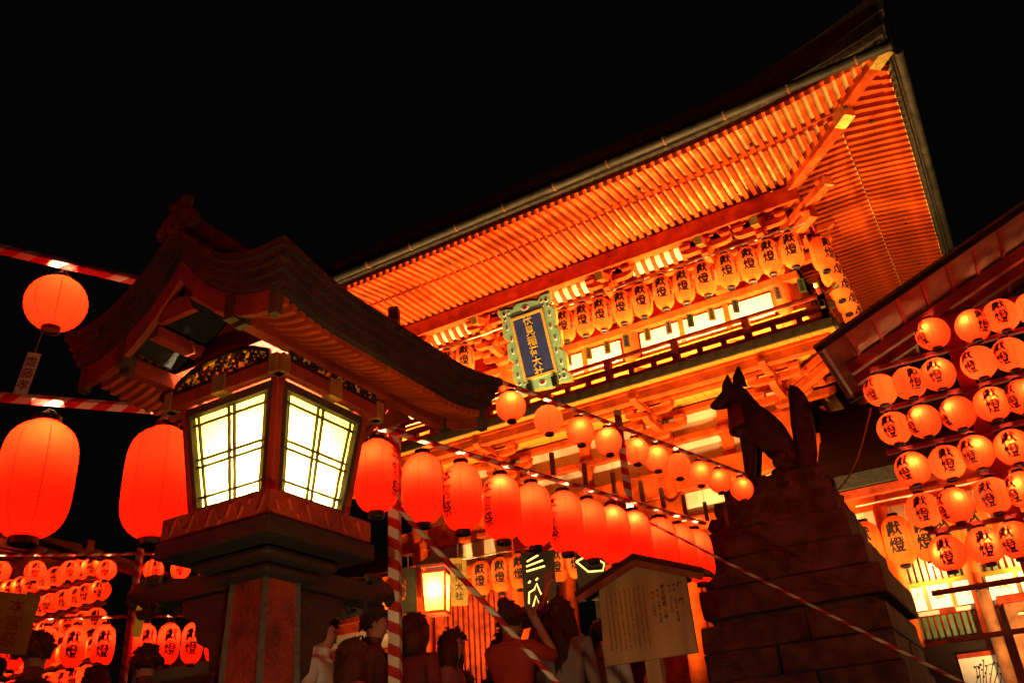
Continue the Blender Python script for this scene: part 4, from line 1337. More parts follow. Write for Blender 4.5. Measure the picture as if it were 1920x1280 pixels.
#PART2
# ================================================================== LANTERNS ON THE GATE
def cord(name, pts, r, m, label, cat, group=None):
    o = MB().tube(pts, r, 6).build(name, m, None, True)
    return tag(o, label, cat, group)
gx_ = [-6.28, -5.87, -5.49, -5.07, -4.66, -4.23, -3.83, -3.42, -2.99, -2.60, -2.23, -1.84]
cord('striped_rope', [(-6.5 + .25 * k, 13.72, 9.30 + .01 * math.sin(k * 2.2)) for k in range(21)], .018, STR_THIN, 'striped cord strung below the eaves, carrying the row of tagged lanterns', 'cord')
cards = [PCARD, YCARD, YCARD, GREYCARD, YCARD, PCARD, GCARD, YCARD, GREYCARD, None, PCARD, GCARD]
cname = {PCARD.name: 'pink', YCARD.name: 'yellow', GREYCARD.name: 'grey', GCARD.name: 'green'}
for i, x in enumerate(gx_):
    hang('gate', 'gate_lantern', (x, 13.72, 8.86 + random.uniform(-.012, .012)), R_(18) + random.uniform(-.08, .08), ORD[i] + ' long orange lantern from the blue tablet along the gate balcony', 'lanterns strung along the gate balcony', PG, (0, 0, -.1), hook=.04)
    c = cards[i]
    if c:
        q = paper_tag((x + random.uniform(-.02, .02), 13.72, 8.27), c, 'small %s paper tag below the %s gate lantern from the blue tablet' % (cname[c.name], ORD[i]), 'paper tags below the gate lanterns', .27, .12, '本宮祭', R_(18) + random.uniform(-.4, .4))
for i, x in enumerate((-8.62, -9.05, -9.5)):
    hang('gate', 'gate_lantern', (x, 13.72, 8.86), R_(33), ORD[i] + ' long orange lantern on the gate balcony beyond the blue tablet', 'lanterns beyond the tablet', PG, (0, 0, -.1), hook=.04)
cord('striped_rope', [(-7.6 - .25 * k, 13.72, 9.30 + .01 * math.sin(k * 2.2)) for k in range(12)], .018, STR_THIN, 'striped cord carrying the lanterns beyond the blue tablet', 'cord')
cord('striped_rope', [(-1.42, 13.8 + .5 * k, 9.28) for k in range(11)], .014, STR_THIN, 'striped cord running back along the flank of the gate', 'cord')
for k in range(7):
    hang('gate', 'gate_lantern', (-1.42, 14.15 + .62 * k, 8.84), R_(60), ORD[k] + ' long orange lantern back along the flank of the gate', 'lanterns along the flank of the gate', PG * .6, (0, 0, -.1), hook=.04)
# row under the lower storey, between the columns
cord('striped_rope', [(-10.0 + .3 * k, 14.95, 5.17 - .012 * k + .01 * math.sin(k * 2)) for k in range(19)], .016, STR_THIN, 'striped cord strung low between the gate columns', 'cord')
for i, x in enumerate((-9.25, -8.80, -8.38, -7.97, -7.55, -7.13, -6.7, -6.28, -5.86)):
    hang('gate', 'gate_lantern', (x, 14.95, 4.70 - .02 * (x + 9.25)), R_(30) + random.uniform(-.08, .08), ORD[i] + ' lantern from the glowing lamp in the low row between gate columns', 'low row of lanterns between the gate columns', PG * .45, (0, 0, .05), hook=.05)
for i, x in enumerate((-11.2, -11.62, -12.0)):
    hang('gate', 'gate_lantern', (x, 14.95, 4.80), R_(38), ORD[i] + ' lettered lantern before the yellow wall, counted from the gate', 'lanterns before the yellow wall', PG * 1.3, (0, 0, -.1), hook=.05)
cord('striped_rope', [(-12.3 + .25 * k, 14.95, 5.24) for k in range(7)], .016, STR_THIN, 'striped cord strung before the yellow wall', 'cord')

# ------------------------------------------------------------------ hanging lit lamp, name boards
def make_lamp():
    x, y, z = -10.36, 15.0, 4.6
    t = thing('hanging_lamp', 'glowing white four-sided paper lamp hanging by the gate', 'lamp', (x, y, z), R_(20))
    h, w0, w1 = .74, .20, .235
    for k in range(4):
        rot = Matrix.Rotation(k * math.pi / 2, 3, 'Z')
        P = [rot @ Vector(p) for p in ((-w0, -w0, -h / 2), (w0, -w0, -h / 2), (w1, -w1, h / 2), (-w1, -w1, h / 2))]
        pn = MB().add(P, [(0, 1, 2, 3)]).build('pane', PAPW, t, local=True)
        for q in range(6):
            u = -w0 + 2 * w0 * (q + .5) / 6
            MB().beam(rot @ Vector((u, -w0 - .006, -h / 2)), rot @ Vector((u * w1 / w0, -w1 - .006, h / 2)), .006, .006).build('muntin', WOODB, pn, local=True)
        for z_ in (-.16, .12):
            q = w0 + (w1 - w0) * (z_ + h / 2) / h
            MB().beam(rot @ Vector((-q, -q - .006, z_)), rot @ Vector((q, -q - .006, z_)), .006, .006).build('muntin', WOODB, pn, local=True)
        a, b = rot @ Vector((w0 + .01, -w0 - .01, -h / 2 - .02)), rot @ Vector((w1 + .01, -w1 - .01, h / 2 + .02))
        MB().beam(a, b, .035, .035, up=(0, 1, 0)).build('corner_post', VERD, t, local=True)
        for z_, q in ((-h / 2 - .03, w0 + .01), (h / 2 + .03, w1 + .01), (h / 2 + .14, w1 + .01)):
            MB().beam(rot @ Vector((-q, -q, z_)), rot @ Vector((q, -q, z_)), .04, .05).build('rail', VERD, t, local=True)
    rf_ = MB()
    z1 = h / 2 + .16
    rf_.add([(-.34, -.34, z1), (.34, -.34, z1), (.34, .34, z1), (-.34, .34, z1), (0, -.22, z1 + .24), (0, .22, z1 + .24)], [(0, 1, 4), (1, 2, 5, 4), (2, 3, 5), (3, 0, 4, 5), (0, 3, 2, 1)])
    rf_.build('roof', BLACK, t, local=True)
    MB().cyl((0, 0, z1 + .2), (0, 0, z1 + .75), .012, .012, 6).build('chain', BLACK, t, local=True)
    point_light(t, (0, 0, .05), 70, (1, .78, .42), .05)
make_lamp()
for (x, z, m, lb) in ((-11.0, 4.75, DKWOOD, 'dark name board hanging beside the glowing four-sided lamp'), (-9.75, 4.72, YBOARD, 'yellow name board hanging between the lamp and the lantern row')):
    t = thing('name_board', lb, 'board', (x, 14.9, z), R_(32))
    MB().box((0, 0, 0), (.34, .02, .95)).build('panel', m, t, bevel=.006, local=True)
    mb = MB(); write(mb, '稲荷大社', .17, lambda u, v: (u, -.012, .36 + v), 0, .01, 1.1, .6); mb.build('lettering', INK, t, local=True)
    MB().cyl((0, 0, .47), (0, 0, .75), .004, .004, 5).build('string', CORD, t, local=True)
# dark float panels outlined with yellow light tubes
TUBE = emit('yellow_light_tube', (1, .62, .16), 2.2)
for x, z, sh, lb in ((-7.75, 4.28, 0, 'dark festival screen with small yellow outlined pavilion lights'), (-6.62, 4.4, 1, 'dark festival screen with large yellow curling light outlines'), (-6.05, 3.75, 2, 'dark festival screen with one yellow bent light outline')):
    t = thing('light_screen', lb, 'screen', (x, 14.55, z), R_(25))
    pnl = MB().box((0, .03, 0), (.62, .04, 1.2)).build('panel', BLACK if sh < 2 else VERD, t, bevel=.01, local=True)
    MB().bb(-.04, .04, .06, .12, -z + 1.1, -.3).build('stand', BLACK, t, local=True)
    paths = {0: [[(-.2, .42), (.02, .52)], [(-.22, .33), (.1, .42)], [(-.22, .24), (.13, .31)], [(-.2, .02), (-.16, .06)], [(-.06, .06), (-.02, .1)],
                 [(-.22, -.35), (-.2, -.15), (-.1, -.1), (-.05, .0), (.02, -.2), (.1, -.12), (.12, -.35), (.04, -.25), (-.02, -.4), (-.08, -.22), (-.15, -.42)]],
             1: [[(-.3, .1), (-.12, .18), (.02, .45), (-.02, .2), (.2, .02), (.16, -.1), (-.1, -.1), (-.3, .1)], [(.25, .5), (.12, .3), (.3, .3), (.3, .2)]],
             2: [[(-.2, .35), (.2, .4), (.15, .05), (-.1, -.12), (-.22, -.1)]]}[sh]
    for P in paths:
        MB().tube([(p[0], -.01, p[1]) for p in P], .016, 6).build('light_tube', TUBE, t, True, local=True)

# ================================================================== LANTERN RACKS
rnd2 = random.Random(4)
def rack(mirror, lanterns, label, power, roof_label):
    """timber rack of lanterns with a gable roof; mirror = x position function"""
    X = mirror
    t = thing('lantern_rack', label, 'rack', (X(.06), 8.0, 0))
    for x in (.06, 1.75):
        MB().bb(X(x - .065), X(x + .065), 7.98, 8.10, 0, 4.55).build('post', RACKRED, t, bevel=.008)
    for z, x0 in ((3.9, -.67), (3.51, -.68), (3.12, -.72), (2.78, -.62), (2.39, -.58), (1.915, -.68), (1.55, -.68)):
        MB().beam((X(x0), 7.93, z), (X(2.1), 7.93, z), .05, .036).build('shelf_bar', RACKRED, t)
    MB().beam((X(-.5), 7.97, 4.19), (X(2.1), 7.97, 4.19), .06, .07).build('top_beam', RACKRED, t)
    # gable roof, ridge running front to back
    a, pk, b = (-1.0, 3.97), (1.05, 4.77), (3.1, 3.97)
    for p, q in ((a, pk), (b, pk)):
        d = Vector((X(q[0]) - X(p[0]), 0, q[1] - p[1]))
        p3, q3 = Vector((X(p[0]), 8.0, p[1])), Vector((X(q[0]), 8.0, q[1]))
        o = MB().beam(p3 + Vector((0, 0, .02)), q3 + Vector((0, 0, .02)), 1.4, .025).build('roof_board', WOODB, t)
        n_ = 9
        for k in range(n_):
            c = p3.lerp(q3, (k + .25) / n_)
            rot = Matrix.Rotation(-math.atan2(d.z, d.x), 3, 'Y')
            MB().box(c + Vector((0, 0, -.008)), (.03, 1.36, .03), 0, rot).build('batten', RACKRED, o)
        for yy in (7.32, 8.68):
            MB().beam(p3 + Vector((0, yy - 8, -.005)), q3 + Vector((0, yy - 8, -.005)), .02, .075).build('verge_board', DKWOOD, o)
        for yy in (7.93, 8.2):
            MB().beam(p3 + d * .08 + Vector((0, yy - 8, -.08)), q3 + Vector((0, yy - 8, -.08)), .06, .1).build('rafter', RACKRED, o)
    cnt = {}
    for (x, z, rz) in lanterns:
        hot = rnd2.random() < .4
        bl = (rnd2.uniform(-.05, .05) - .09 * math.sin(rz) * 0, -.112, rnd2.uniform(.0, .05)) if hot else (rnd2.uniform(-.03, .03), rnd2.uniform(-.02, .03), rnd2.uniform(-.02, .05))
        c_, s__ = math.cos(-rz), math.sin(-rz)
        bl = (bl[0] * c_ - bl[1] * s__, bl[0] * s__ + bl[1] * c_, bl[2])
        ri = min(range(6), key=lambda q: abs((4.06, 3.68, 3.30, 2.92, 2.56, 2.2)[q] - z))
        cnt[ri] = cnt.get(ri, -1) + 1
        hang('rack', 'globe_lantern', (X(x), 7.87, z), rz, '%s globe lantern in the %s row down of the %s' % (ORD[cnt[ri]], ORD[ri], power[0]), power[1], power[2], bl, power[4])
rnd = random.Random(11)
rowsR = [[(-.08, 4.06), (.24, 4.03), (.47, 4.05), (.72, 4.04), (.98, 4.04)], [(-.62, 3.67), (-.38, 3.67), (-.14, 3.68), (.19, 3.69), (.43, 3.69), (.7, 3.68)], [(-.6, 3.3), (-.36, 3.3), (-.09, 3.3), (.18, 3.31), (.41, 3.31), (.68, 3.3)], [(-.55, 2.92), (-.28, 2.91), (-.05, 2.94), (.22, 2.92), (.5, 2.92)], [(-.56, 2.56), (-.32, 2.55), (-.03, 2.57), (.19, 2.57), (.45, 2.56)], [(-.48, 2.19), (-.2, 2.2), (.02, 2.2), (.28, 2.2)]]
LR = []
offs = [[-.75, .7, .0, .1, 0], [-.6, .5, -.1, -.6, -.5, 0], [-.2, -.85, -.95, .05, -.7, 0], [-.45, .1, -.4, -.1, 0], [.0, -.9, -.3, -.7, 0], [.0, .1, -.4, 0]]
for ri, row in enumerate(rowsR):
    for ci, (x, z) in enumerate(row): LR.append((x, z, offs[ri][ci] - .02))
rack(lambda x: x, LR, 'red timber lantern rack with a gable roof standing beside the fox plinth', ('rack beside the fox plinth', 'globe lanterns on the rack beside the fox plinth', 10, (.0, -.05, .03), (1, .62, .28)), '')
LL = []
for z in (4.06, 3.68, 3.30, 2.92, 2.56, 2.2):
    for k in range(11):
        LL.append((-.62 + .27 * k, z, .85 + rnd.uniform(-.3, .3)))
rack(lambda x: -11.72 - x, LL, 'red timber lantern rack far across the approach, crowded with small lanterns', ('crowded rack across the approach', 'globe lanterns on the rack across the approach', 7, (.0, -.05, .03), (1, .45, .18)), '')
for p0, p1 in (((-9.72, 4.35), (-6.9, 6.95)),):
    a, b = Vector((*p0, 0)), Vector((*p1, 0))
    d = (b - a)
    def Q(t, z): return tuple(a + d * t + Vector((0, 0, z)))
    stick('striped_bar', Q(0, 3.24), Q(1, 3.24), .035, STR_BAR, 'upper striped bar of the far lantern line across the approach', 'bar', square=False)
    stick('striped_bar', Q(0, 2.60), Q(1, 2.60), .035, STR_BAR, 'lower striped bar of the far lantern line across the approach', 'bar', square=False)
    for k, t in enumerate((.02, .64, .98)):
        stick('striped_pole', Q(t, 0), Q(t, 3.3), .06, STR_POLE, ORD[k] + ' striped pole of the far lantern line across the approach', 'pole', 'poles of the far lantern line')
    proto('far', .102, .20, 'round', PAPRR, [('獻燈', .078, A90, .073, 0, .008, .97, 1.1)])
    for i, t in enumerate((.06, .14, .22, .30, .385, .47, .56, .68, .75, .82, .89)):
        hang('far', 'globe_lantern', Q(t, 3.07), 1.0 + rnd.uniform(-.3, .3), ORD[i] + ' small lettered globe lantern along the far upper striped bar', 'globe lanterns on the far upper bar', 8, (0, -.03, .02), (1, .5, .2), hook=.06)
    for i, t in enumerate((.03, .09, .16, .22, .30, .37, .44, .51, .58, .68, .74, .80, .86, .92)):
        hang('small', 'long_lantern', Q(t, 2.32), 1.0 + rnd.uniform(-.3, .3), ORD[i] + ' bold-lettered long lantern along the far lower striped bar', 'long lanterns on the far lower bar', 14, (0, -.03, .08), (1, .5, .2), hook=.06)
paper_tag((-3.634, 2.82, 1.70), YCARD, 'long yellow paper strip hanging before the far lantern line', None, .27, .042, None, .95, sw=(0, .05))
paper_tag((-3.675, 2.23, 1.55), YBOARD, 'wide yellow card with red characters hanging at the edge of the crowd', None, .245, .155, '本宮祭', 1.0, inkm=INKR, sw=(0, .06))
SLIP = mat('reddish_wood_slip', (.20, .07, .035), .8, .2, 8, .1)
for i in range(1, 9):
    c_ = along(tr[i], ZU - .42)
    paper_tag((c_[0] + .05, c_[1] - .01, c_[2]), SLIP, 'narrow wooden name slip below the %s plain globe lantern of the upper bar' % ORD[i], 'wooden name slips below the globe lanterns', .17, .036, None, .5 + random.uniform(-.3, .3))

# cable tied from the rack down to the pedestal
cb = [(-.75 - .62 * t, 8.0 + .55 * t, 3.58 - .55 * t - .14 * math.sin(math.pi * t)) for t in [k / 10 for k in range(11)]]
cord('tied_cable', cb, .008, CABLE, 'thin pink cable running from the rack down to the pedestal', 'cable')

# ================================================================== CORRIDORS EITHER SIDE OF THE GATE
def corridor(name, label, x0, x1, yf, z_eave, detail):
    t = thing(name, label, 'building', ((x0 + x1) / 2, yf + 1.5, 1.1))
    B = lambda nm, a, b, c, d, e, f, m, par=None, bv=0: MB().bb(a, b, c, d, e, f).build(nm, m, par or t, bevel=bv)
    # bark roof
    rows = []
    prof = [(yf - .75, z_eave + .02), (yf - .78, z_eave + .22), (yf + .1, z_eave + .75), (yf + .9, z_eave + 1.4), (yf + 1.6, z_eave + 2.15), (yf + 2.3, z_eave + 1.4), (yf + 3.9, z_eave + .22), (yf + 3.87, z_eave + .02), (yf + 1.5, z_eave + .35)]
    MB().strip([[(x, y, z) for y, z in prof] for x in (x0 - .05, x1 + .3)]).build('roof', BARK, t)
    B('eave_beam', x0, x1 + .2, yf - .62, yf - .5, z_eave - .10, z_eave + .02, VERD)
    B('eave_soffit', x0, x1, yf - .5, yf + .08, z_eave + .03, z_eave + .06, YEL)
    B('wall_beam', x0, x1, yf - .06, yf + .08, z_eave - .18, z_eave + .028, VER)
    B('plaster', x0, x1, yf + .02, yf + .1, z_eave - .68, z_eave - .18, PLA)
    B('wall_beam', x0, x1, yf - .05, yf + .1, z_eave - .88, z_eave - .68, VER)
    return t, B
ct, B = corridor('shrine_corridor', 'low shrine corridor with white plaster, green lattice and lit painted panels', -2.35, 3.0, 14.4, 4.52, True)
for x in (-2.3, -1.62, -.62, .45, 1.6, 2.7):
    MB().cyl((x, 14.36, 1.2), (x, 14.36, 4.35), .11, .11, 14).build('column', VER, ct, True)
for a, b in ((-1.56, -.68), (-.56, .39), (.51, 1.54)):
    B('rear_wall', a - .1, b + .1, 14.62, 14.66, 2.3, 3.66, VER)
    B('window_rail', a, b, 14.38, 14.46, 3.55, 3.62, YEL)
    B('window_rail', a, b, 14.36, 14.46, 3.10, 3.16, YEL)
    B('window_rail', a, b, 14.36, 14.48, 2.68, 2.75, VERD)
    n_ = 10
    for k in range(n_):
        x = a + (b - a) * (k + .5) / n_
        B('lattice_bar', x - .028, x + .028, 14.40, 14.45, 3.17, 3.545, GREEN)
        B('lattice_bar', x - .028, x + .028, 14.40, 14.45, 2.34, 2.675, GREEN)
    B('window_rail', a, b, 14.38, 14.48, 2.27, 2.335, VERD)
    B('notice_strip', a + .08, a + .36, 14.34, 14.358, 2.69, 2.745, WHITEP); B('notice_strip', b - .3, b - .04, 14.34, 14.358, 2.69, 2.745, WHITEP)
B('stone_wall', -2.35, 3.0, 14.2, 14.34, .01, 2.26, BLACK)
PANEL = emit('lit_painted_paper', (1, .74, .34), 1.9)
PANEL2 = emit('painted_leaf_on_lit_paper', (.72, .48, .12), 1.2)
def lit_panel(x0, x1, seed, lb):
    t = thing('lit_panel', lb, 'panel', ((x0 + x1) / 2, 14.33, 2.93))
    MB().bb(x0, x1, 14.31, 14.35, 2.765, 3.085).build('paper', PANEL, t)
    for x in (x0, x1):
        MB().bb(x - .015, x + .015, 14.29, 14.352, 2.75, 3.1).build('frame', WOODP, t)
    rn = random.Random(seed); mb = MB()
    cx, cz = x0 + (x1 - x0) * .5, 2.96
    for k in range(9):
        a = rn.uniform(0, 6.28); L = rn.uniform(.05, .10); c, s = math.cos(a), math.sin(a) * .7
        ox, oz = cx + rn.uniform(-.09, .09), cz + rn.uniform(-.06, .05)
        mb.add([(ox, 14.3085, oz), (ox + c * L * .5 - s * .02, 14.3085, oz + s * L * .5 + c * .02), (ox + c * L, 14.3085, oz + s * L), (ox + c * L * .5 + s * .02, 14.3085, oz + s * L * .5 - c * .02)], [(0, 1, 2, 3)])
    mb.build('painted_leaves', PANEL2, t)
lit_panel(-1.50, -1.32, 1, 'narrow lit paper panel next to the pedestal steps')
lit_panel(-1.29, -.98, 2, 'lit paper panel with faint leaves beside the narrow one')
lit_panel(-.94, -.64, 3, 'lit paper panel painted with a sprig, next to the corridor column')
lit_panel(-.50, -.12, 4, 'lit paper panel painted with leaves, just past the corridor column')
lit_panel(-.09, .30, 5, 'lit paper panel at the far end of the corridor bay')
# offering post and box
t = thing('round_post', 'short brown round post before the corridor lattice', 'post', (-.56, 14.0, 0)); MB().cyl((-.56, 14.0, .004), (-.56, 14.0, 2.86), .085, .08, 16).build('shaft', WOODB, t, True); MB().cyl((-.56, 14.0, 2.861), (-.56, 14.0, 2.89), .092, .09, 16).build('cap', DKWOOD, t, True)
t = thing('offering_box', 'brown timber box with a lid beside the round post', 'box', (-.1, 13.95, 0))
MB().bb(-.36, .2, 13.8, 14.1, .004, 2.62).build('body', WOODB, t, bevel=.01); MB().bb(-.42, .26, 13.75, 14.15, 2.622, 2.72).build('lid', VERD, t, bevel=.01); MB().bb(-.22, -.12, 13.785, 13.799, 2.45, 2.475).build('label_plate', WHITEP, t)
t = thing('flower_picture', 'framed white picture of dark flower stems on the black wall', 'picture', (-.86, 14.15, 1.9))
MB().bb(-1.12, -.62, 14.14, 14.18, 1.60, 2.10).build('sheet', WHITEP, t); MB().bb(-1.12, -.62, 14.13, 14.139, 2.04, 2.10).build('frame', VERD, t); MB().bb(-1.12, -.62, 14.13, 14.139, 1.60, 1.62).build('frame', VERD, t)
rn = random.Random(9); mb = MB()
for k in range(7):
    x = -1.02 + .05 * k; pts = [(x + .02 * math.sin(q + k) + .03 * q, 14.136, 1.64 + q * rn.uniform(.07, .095)) for q in range(5)]
    mb.tube(pts, .005, 4)
    for q in pts[2:]: mb.ball((q[0] + rn.uniform(-.02, .02), 14.134, q[2]), rn.uniform(.010, .02), 5, 0, (1, .2, 1))
mb.build('painted_stems', INK, t)
point_light(t, (0, -.5, .0), 3, (1, .7, .4), .05)
for i, x in enumerate((-1.86, -1.43, -1.06, -.80, -.40, .1)):
    hang('corr', 'corridor_lantern', (x, 13.95, 3.72 if x < -1.2 else 3.70), R_(-4), ORD[i] + ' bold-lettered orange lantern along the corridor eave from the fox pedestal', 'lanterns along the corridor eave', PG * .9, (0, 0, -.05), hook=.4)
cord('striped_rope', [(-1.9 + .4 * k, 13.95, 4.33) for k in range(8)], .02, STR_THIN, 'striped cord strung along the corridor eave', 'cord')
for x in (-1.15, .0, 1.1): point_light(ct, rel(ct, (x, 14.22, 3.3)), 60, (1, .58, .18), .08)
# corridor beyond the gate, seen as a small lit stretch of wall and eave
lt, B = corridor('shrine_corridor', 'lit yellow corridor wall beyond the wooden lantern house', -21.0, -11.3, 16.2, 4.6, False)
for x in (-11.5, -12.9, -14.3, -15.7, -17.1):
    MB().cyl((x, 16.16, 1.2), (x, 16.16, 4.43), .13, .13, 14).build('column', VER, lt, True)
B('wall_panel', -21, -11.3, 16.3, 16.4, 1.2, 3.72, YEL)
B('wall_beam', -21, -11.3, 16.17, 16.3, 2.6, 2.78, VER)
for x in (-11.9, -13.4): point_light(lt, rel(lt, (x, 15.4, 1.6)), 110, (1, .66, .26), .1)

# ================================================================== FLOODLIGHTS (modelled fittings, most hidden by rail and crowd)
def flood(loc, target, power, spot, label, col=(1, .52, .15), size=.16, blend=.7, group=None):
    loc, target = Vector(loc), Vector(target)
    d = (target - loc).normalized()
    t = thing('floodlight', label, 'floodlight', tuple(loc), 0, group)
    q = Vector((0, 0, 1)).rotation_difference(d)
    t.rotation_mode = 'QUATERNION'; t.rotation_quaternion = q
    MB().cyl((0, 0, -.14), (0, 0, 0), .05, .10, 14).build('housing', BLACK, t, True, local=True)
    MB().cyl((0, 0, .0), (0, 0, .008), .09, .09, 14).build('lens', BULBW, t, local=True)
    MB().box((0, 0, -.17), (.03, .03, .06)).build('bracket', BLACK, t, local=True)
    l = bpy.data.lights.new('flood', 'SPOT'); l.energy = power; l.color = col; l.spot_size = R_(spot); l.spot_blend = blend; l.shadow_soft_size = size * .3
    o = bpy.data.objects.new('flood_light', l); COL.objects.link(o); o.parent = t; o.location = (0, 0, .03); o.rotation_euler = (math.pi, 0, 0)
    return t
for i, x in enumerate((-11.6, -9.6, -7.7, -5.9, -4.2, -2.6)):
    flood((x, 14.28, 7.52), (x + .25, 14.55, 9.6), 900, 165, ORD[i] + ' small floodlight on the balcony deck behind the railing', group='floodlights on the balcony deck')
for i, x in enumerate((-10.4, -8.2, -6.0, -3.7)):
    flood((x, 12.9, .95), (x + .3, 14.6, 6.6), 2200, 95, ORD[i] + ' floodlight at the foot of the gate steps, aimed up', group='floodlights at the foot of the gate')
flood((-3.1, 11.6, .3), (-2.2, 14.3, 10.0), 2400, 60, 'floodlight on the paving, aimed at the corner of the eaves')
flood((.55, 11.0, .3), (0, 17.5, 10.4), 2600, 85, 'floodlight on the paving, aimed under the flank eaves')
flood((-7.3, 10.2, .3), (-6.86, 13.45, 8.5), 700, 15, 'narrow floodlight on the paving, aimed at the blue tablet', col=(1, .82, .58))
for i, y in enumerate((15.5, 17.5)):  # added lamps that brighten the flank eaves, no fitting known here
    flood((-.15, y, 6.62 if y < 16.5 else 5.9), (-.55, y + .6, 10.4), 380, 120, ORD[i] + ' floodlight added on the corridor roof to brighten the flank eaves', group='added floodlights on the corridor roof')
flood((-.95, 1.2, .22), (-2.2, 5.4, 2.9), 125, 104, 'floodlight on the paving before the lantern house, aimed up the approach', col=(1, .60, .25), blend=.6)
#PART3
# ================================================================== ADDED FILL LANTERNS, unseen rows round the camera
def fill_lantern(x, y, z, key, rz, lb, gr, power):
    hang(key, 'long_lantern' if key != 'ballL' else 'globe_lantern', (x, y, z), rz, lb, gr, power, None, hook=.06)
d_ = Vector((-4.55 - P1[0], 2.03 - P1[1], 0)).normalized()
stick('striped_pole', (-4.62, 1.94, 0), (-4.62, 1.94, 3.5), .066, STR_POLE, 'striped pole at the far end of the bar with the biggest lanterns', 'pole')
stick('striped_bar', (-4.62, 1.90, ZL + .04), (-6.3, -.25, ZL + .04), .044, STR_BAR, 'added striped bar for fill lanterns, leading away beyond the biggest lanterns', 'bar')
for k in range(5):  # unseen lanterns added for red fill on the lantern house
    p = Vector((-4.8, 1.7, 0)) + d_ * .5 * k
    fill_lantern(p.x, p.y, 2.26, 'bigL', .5, ORD[k] + ' added red fill lantern on the bar leading away past the biggest lanterns', 'added fill lanterns on the bar leading away', 130)
for i, xx in enumerate((-4.6, 1.2)):
    stick('striped_pole', (xx, -1.6, 0), (xx, -1.6, 3.4), .066, STR_POLE, ORD[i] + ' striped pole of the added fill lantern line behind the viewer', 'pole', 'poles of the added line behind the viewer')
stick('striped_bar', (-4.6, -1.66, ZL), (1.2, -1.66, ZL), .044, STR_BAR, 'striped bar of the added fill lantern line behind the viewer', 'bar')
for k in range(10):  # unseen row added as fill from behind the camera
    fill_lantern(-4.3 + .58 * k, -1.66, 2.26, 'bigL', 2.6, ORD[k] + ' added red fill lantern on the unseen line behind the viewer', 'added fill lanterns behind the viewer', 70)

for k, (xx, yy) in enumerate(((1.05, .6), (1.25, 3.2), (1.45, 5.8))):
    stick('striped_pole', (xx, yy, 0), (xx, yy, 3.4), .066, STR_POLE, ORD[k] + ' striped pole of the added fill lantern line on the open side', 'pole', 'poles of the added line on the open side')
stick('striped_bar', (1.02, .3, ZL), (1.47, 6.0, ZL), .044, STR_BAR, 'striped bar of the added fill lantern line on the open side', 'bar')
for k in range(10):  # unseen row added to light the notice board, pedestal and crowd
    t_ = (k + .5) / 10
    fill_lantern(1.02 + .43 * t_, .4 + 5.4 * t_, 2.26, 'bigL', .3, ORD[k] + ' added red fill lantern on the unseen line along the open side', 'added fill lanterns on the open side', 60)
# ================================================================== PEOPLE
SKIN = mat('skin', (.42, .24, .16), .55, .08, 10, .05)
SKIN2 = mat('skin_tan', (.34, .19, .12), .55, .08, 10, .05)
HAIR = mat('black_hair', (.012, .010, .009), .75, .3, 40, .5, 90, stretch=(1, 1, .1))
HAIRB = mat('brown_hair', (.04, .022, .012), .75, .3, 40, .5, 90, stretch=(1, 1, .1))
SH = {'white': mat('white_shirt', (.66, .66, .64), .85, .1, 8, .25, 18), 'red': mat('red_shirt', (.42, .04, .02), .85, .1, 8, .25, 18), 'dark': mat('dark_shirt', (.04, .03, .03), .85, .2, 8, .25, 18),
      'maroon': mat('maroon_shirt', (.14, .03, .025), .85, .2, 8, .25, 18), 'pink': mat('rose_blouse', (.30, .10, .12), .85, .1, 8, .25, 18), 'check': mat('patterned_shirt', (.20, .10, .07), .85, .5, 22, .25, 18), 'beige': mat('grey_jacket', (.24, .23, .21), .85, .12, 8, .3, 16)}
TROU = mat('dark_trousers', (.03, .03, .035), .85, .2, 8, .2)
PHONE = mat('phone_case', (.015, .015, .018), .3, .1, 10, 0)
PSCREEN = emit('phone_screen', (.55, .55, .6), .5)
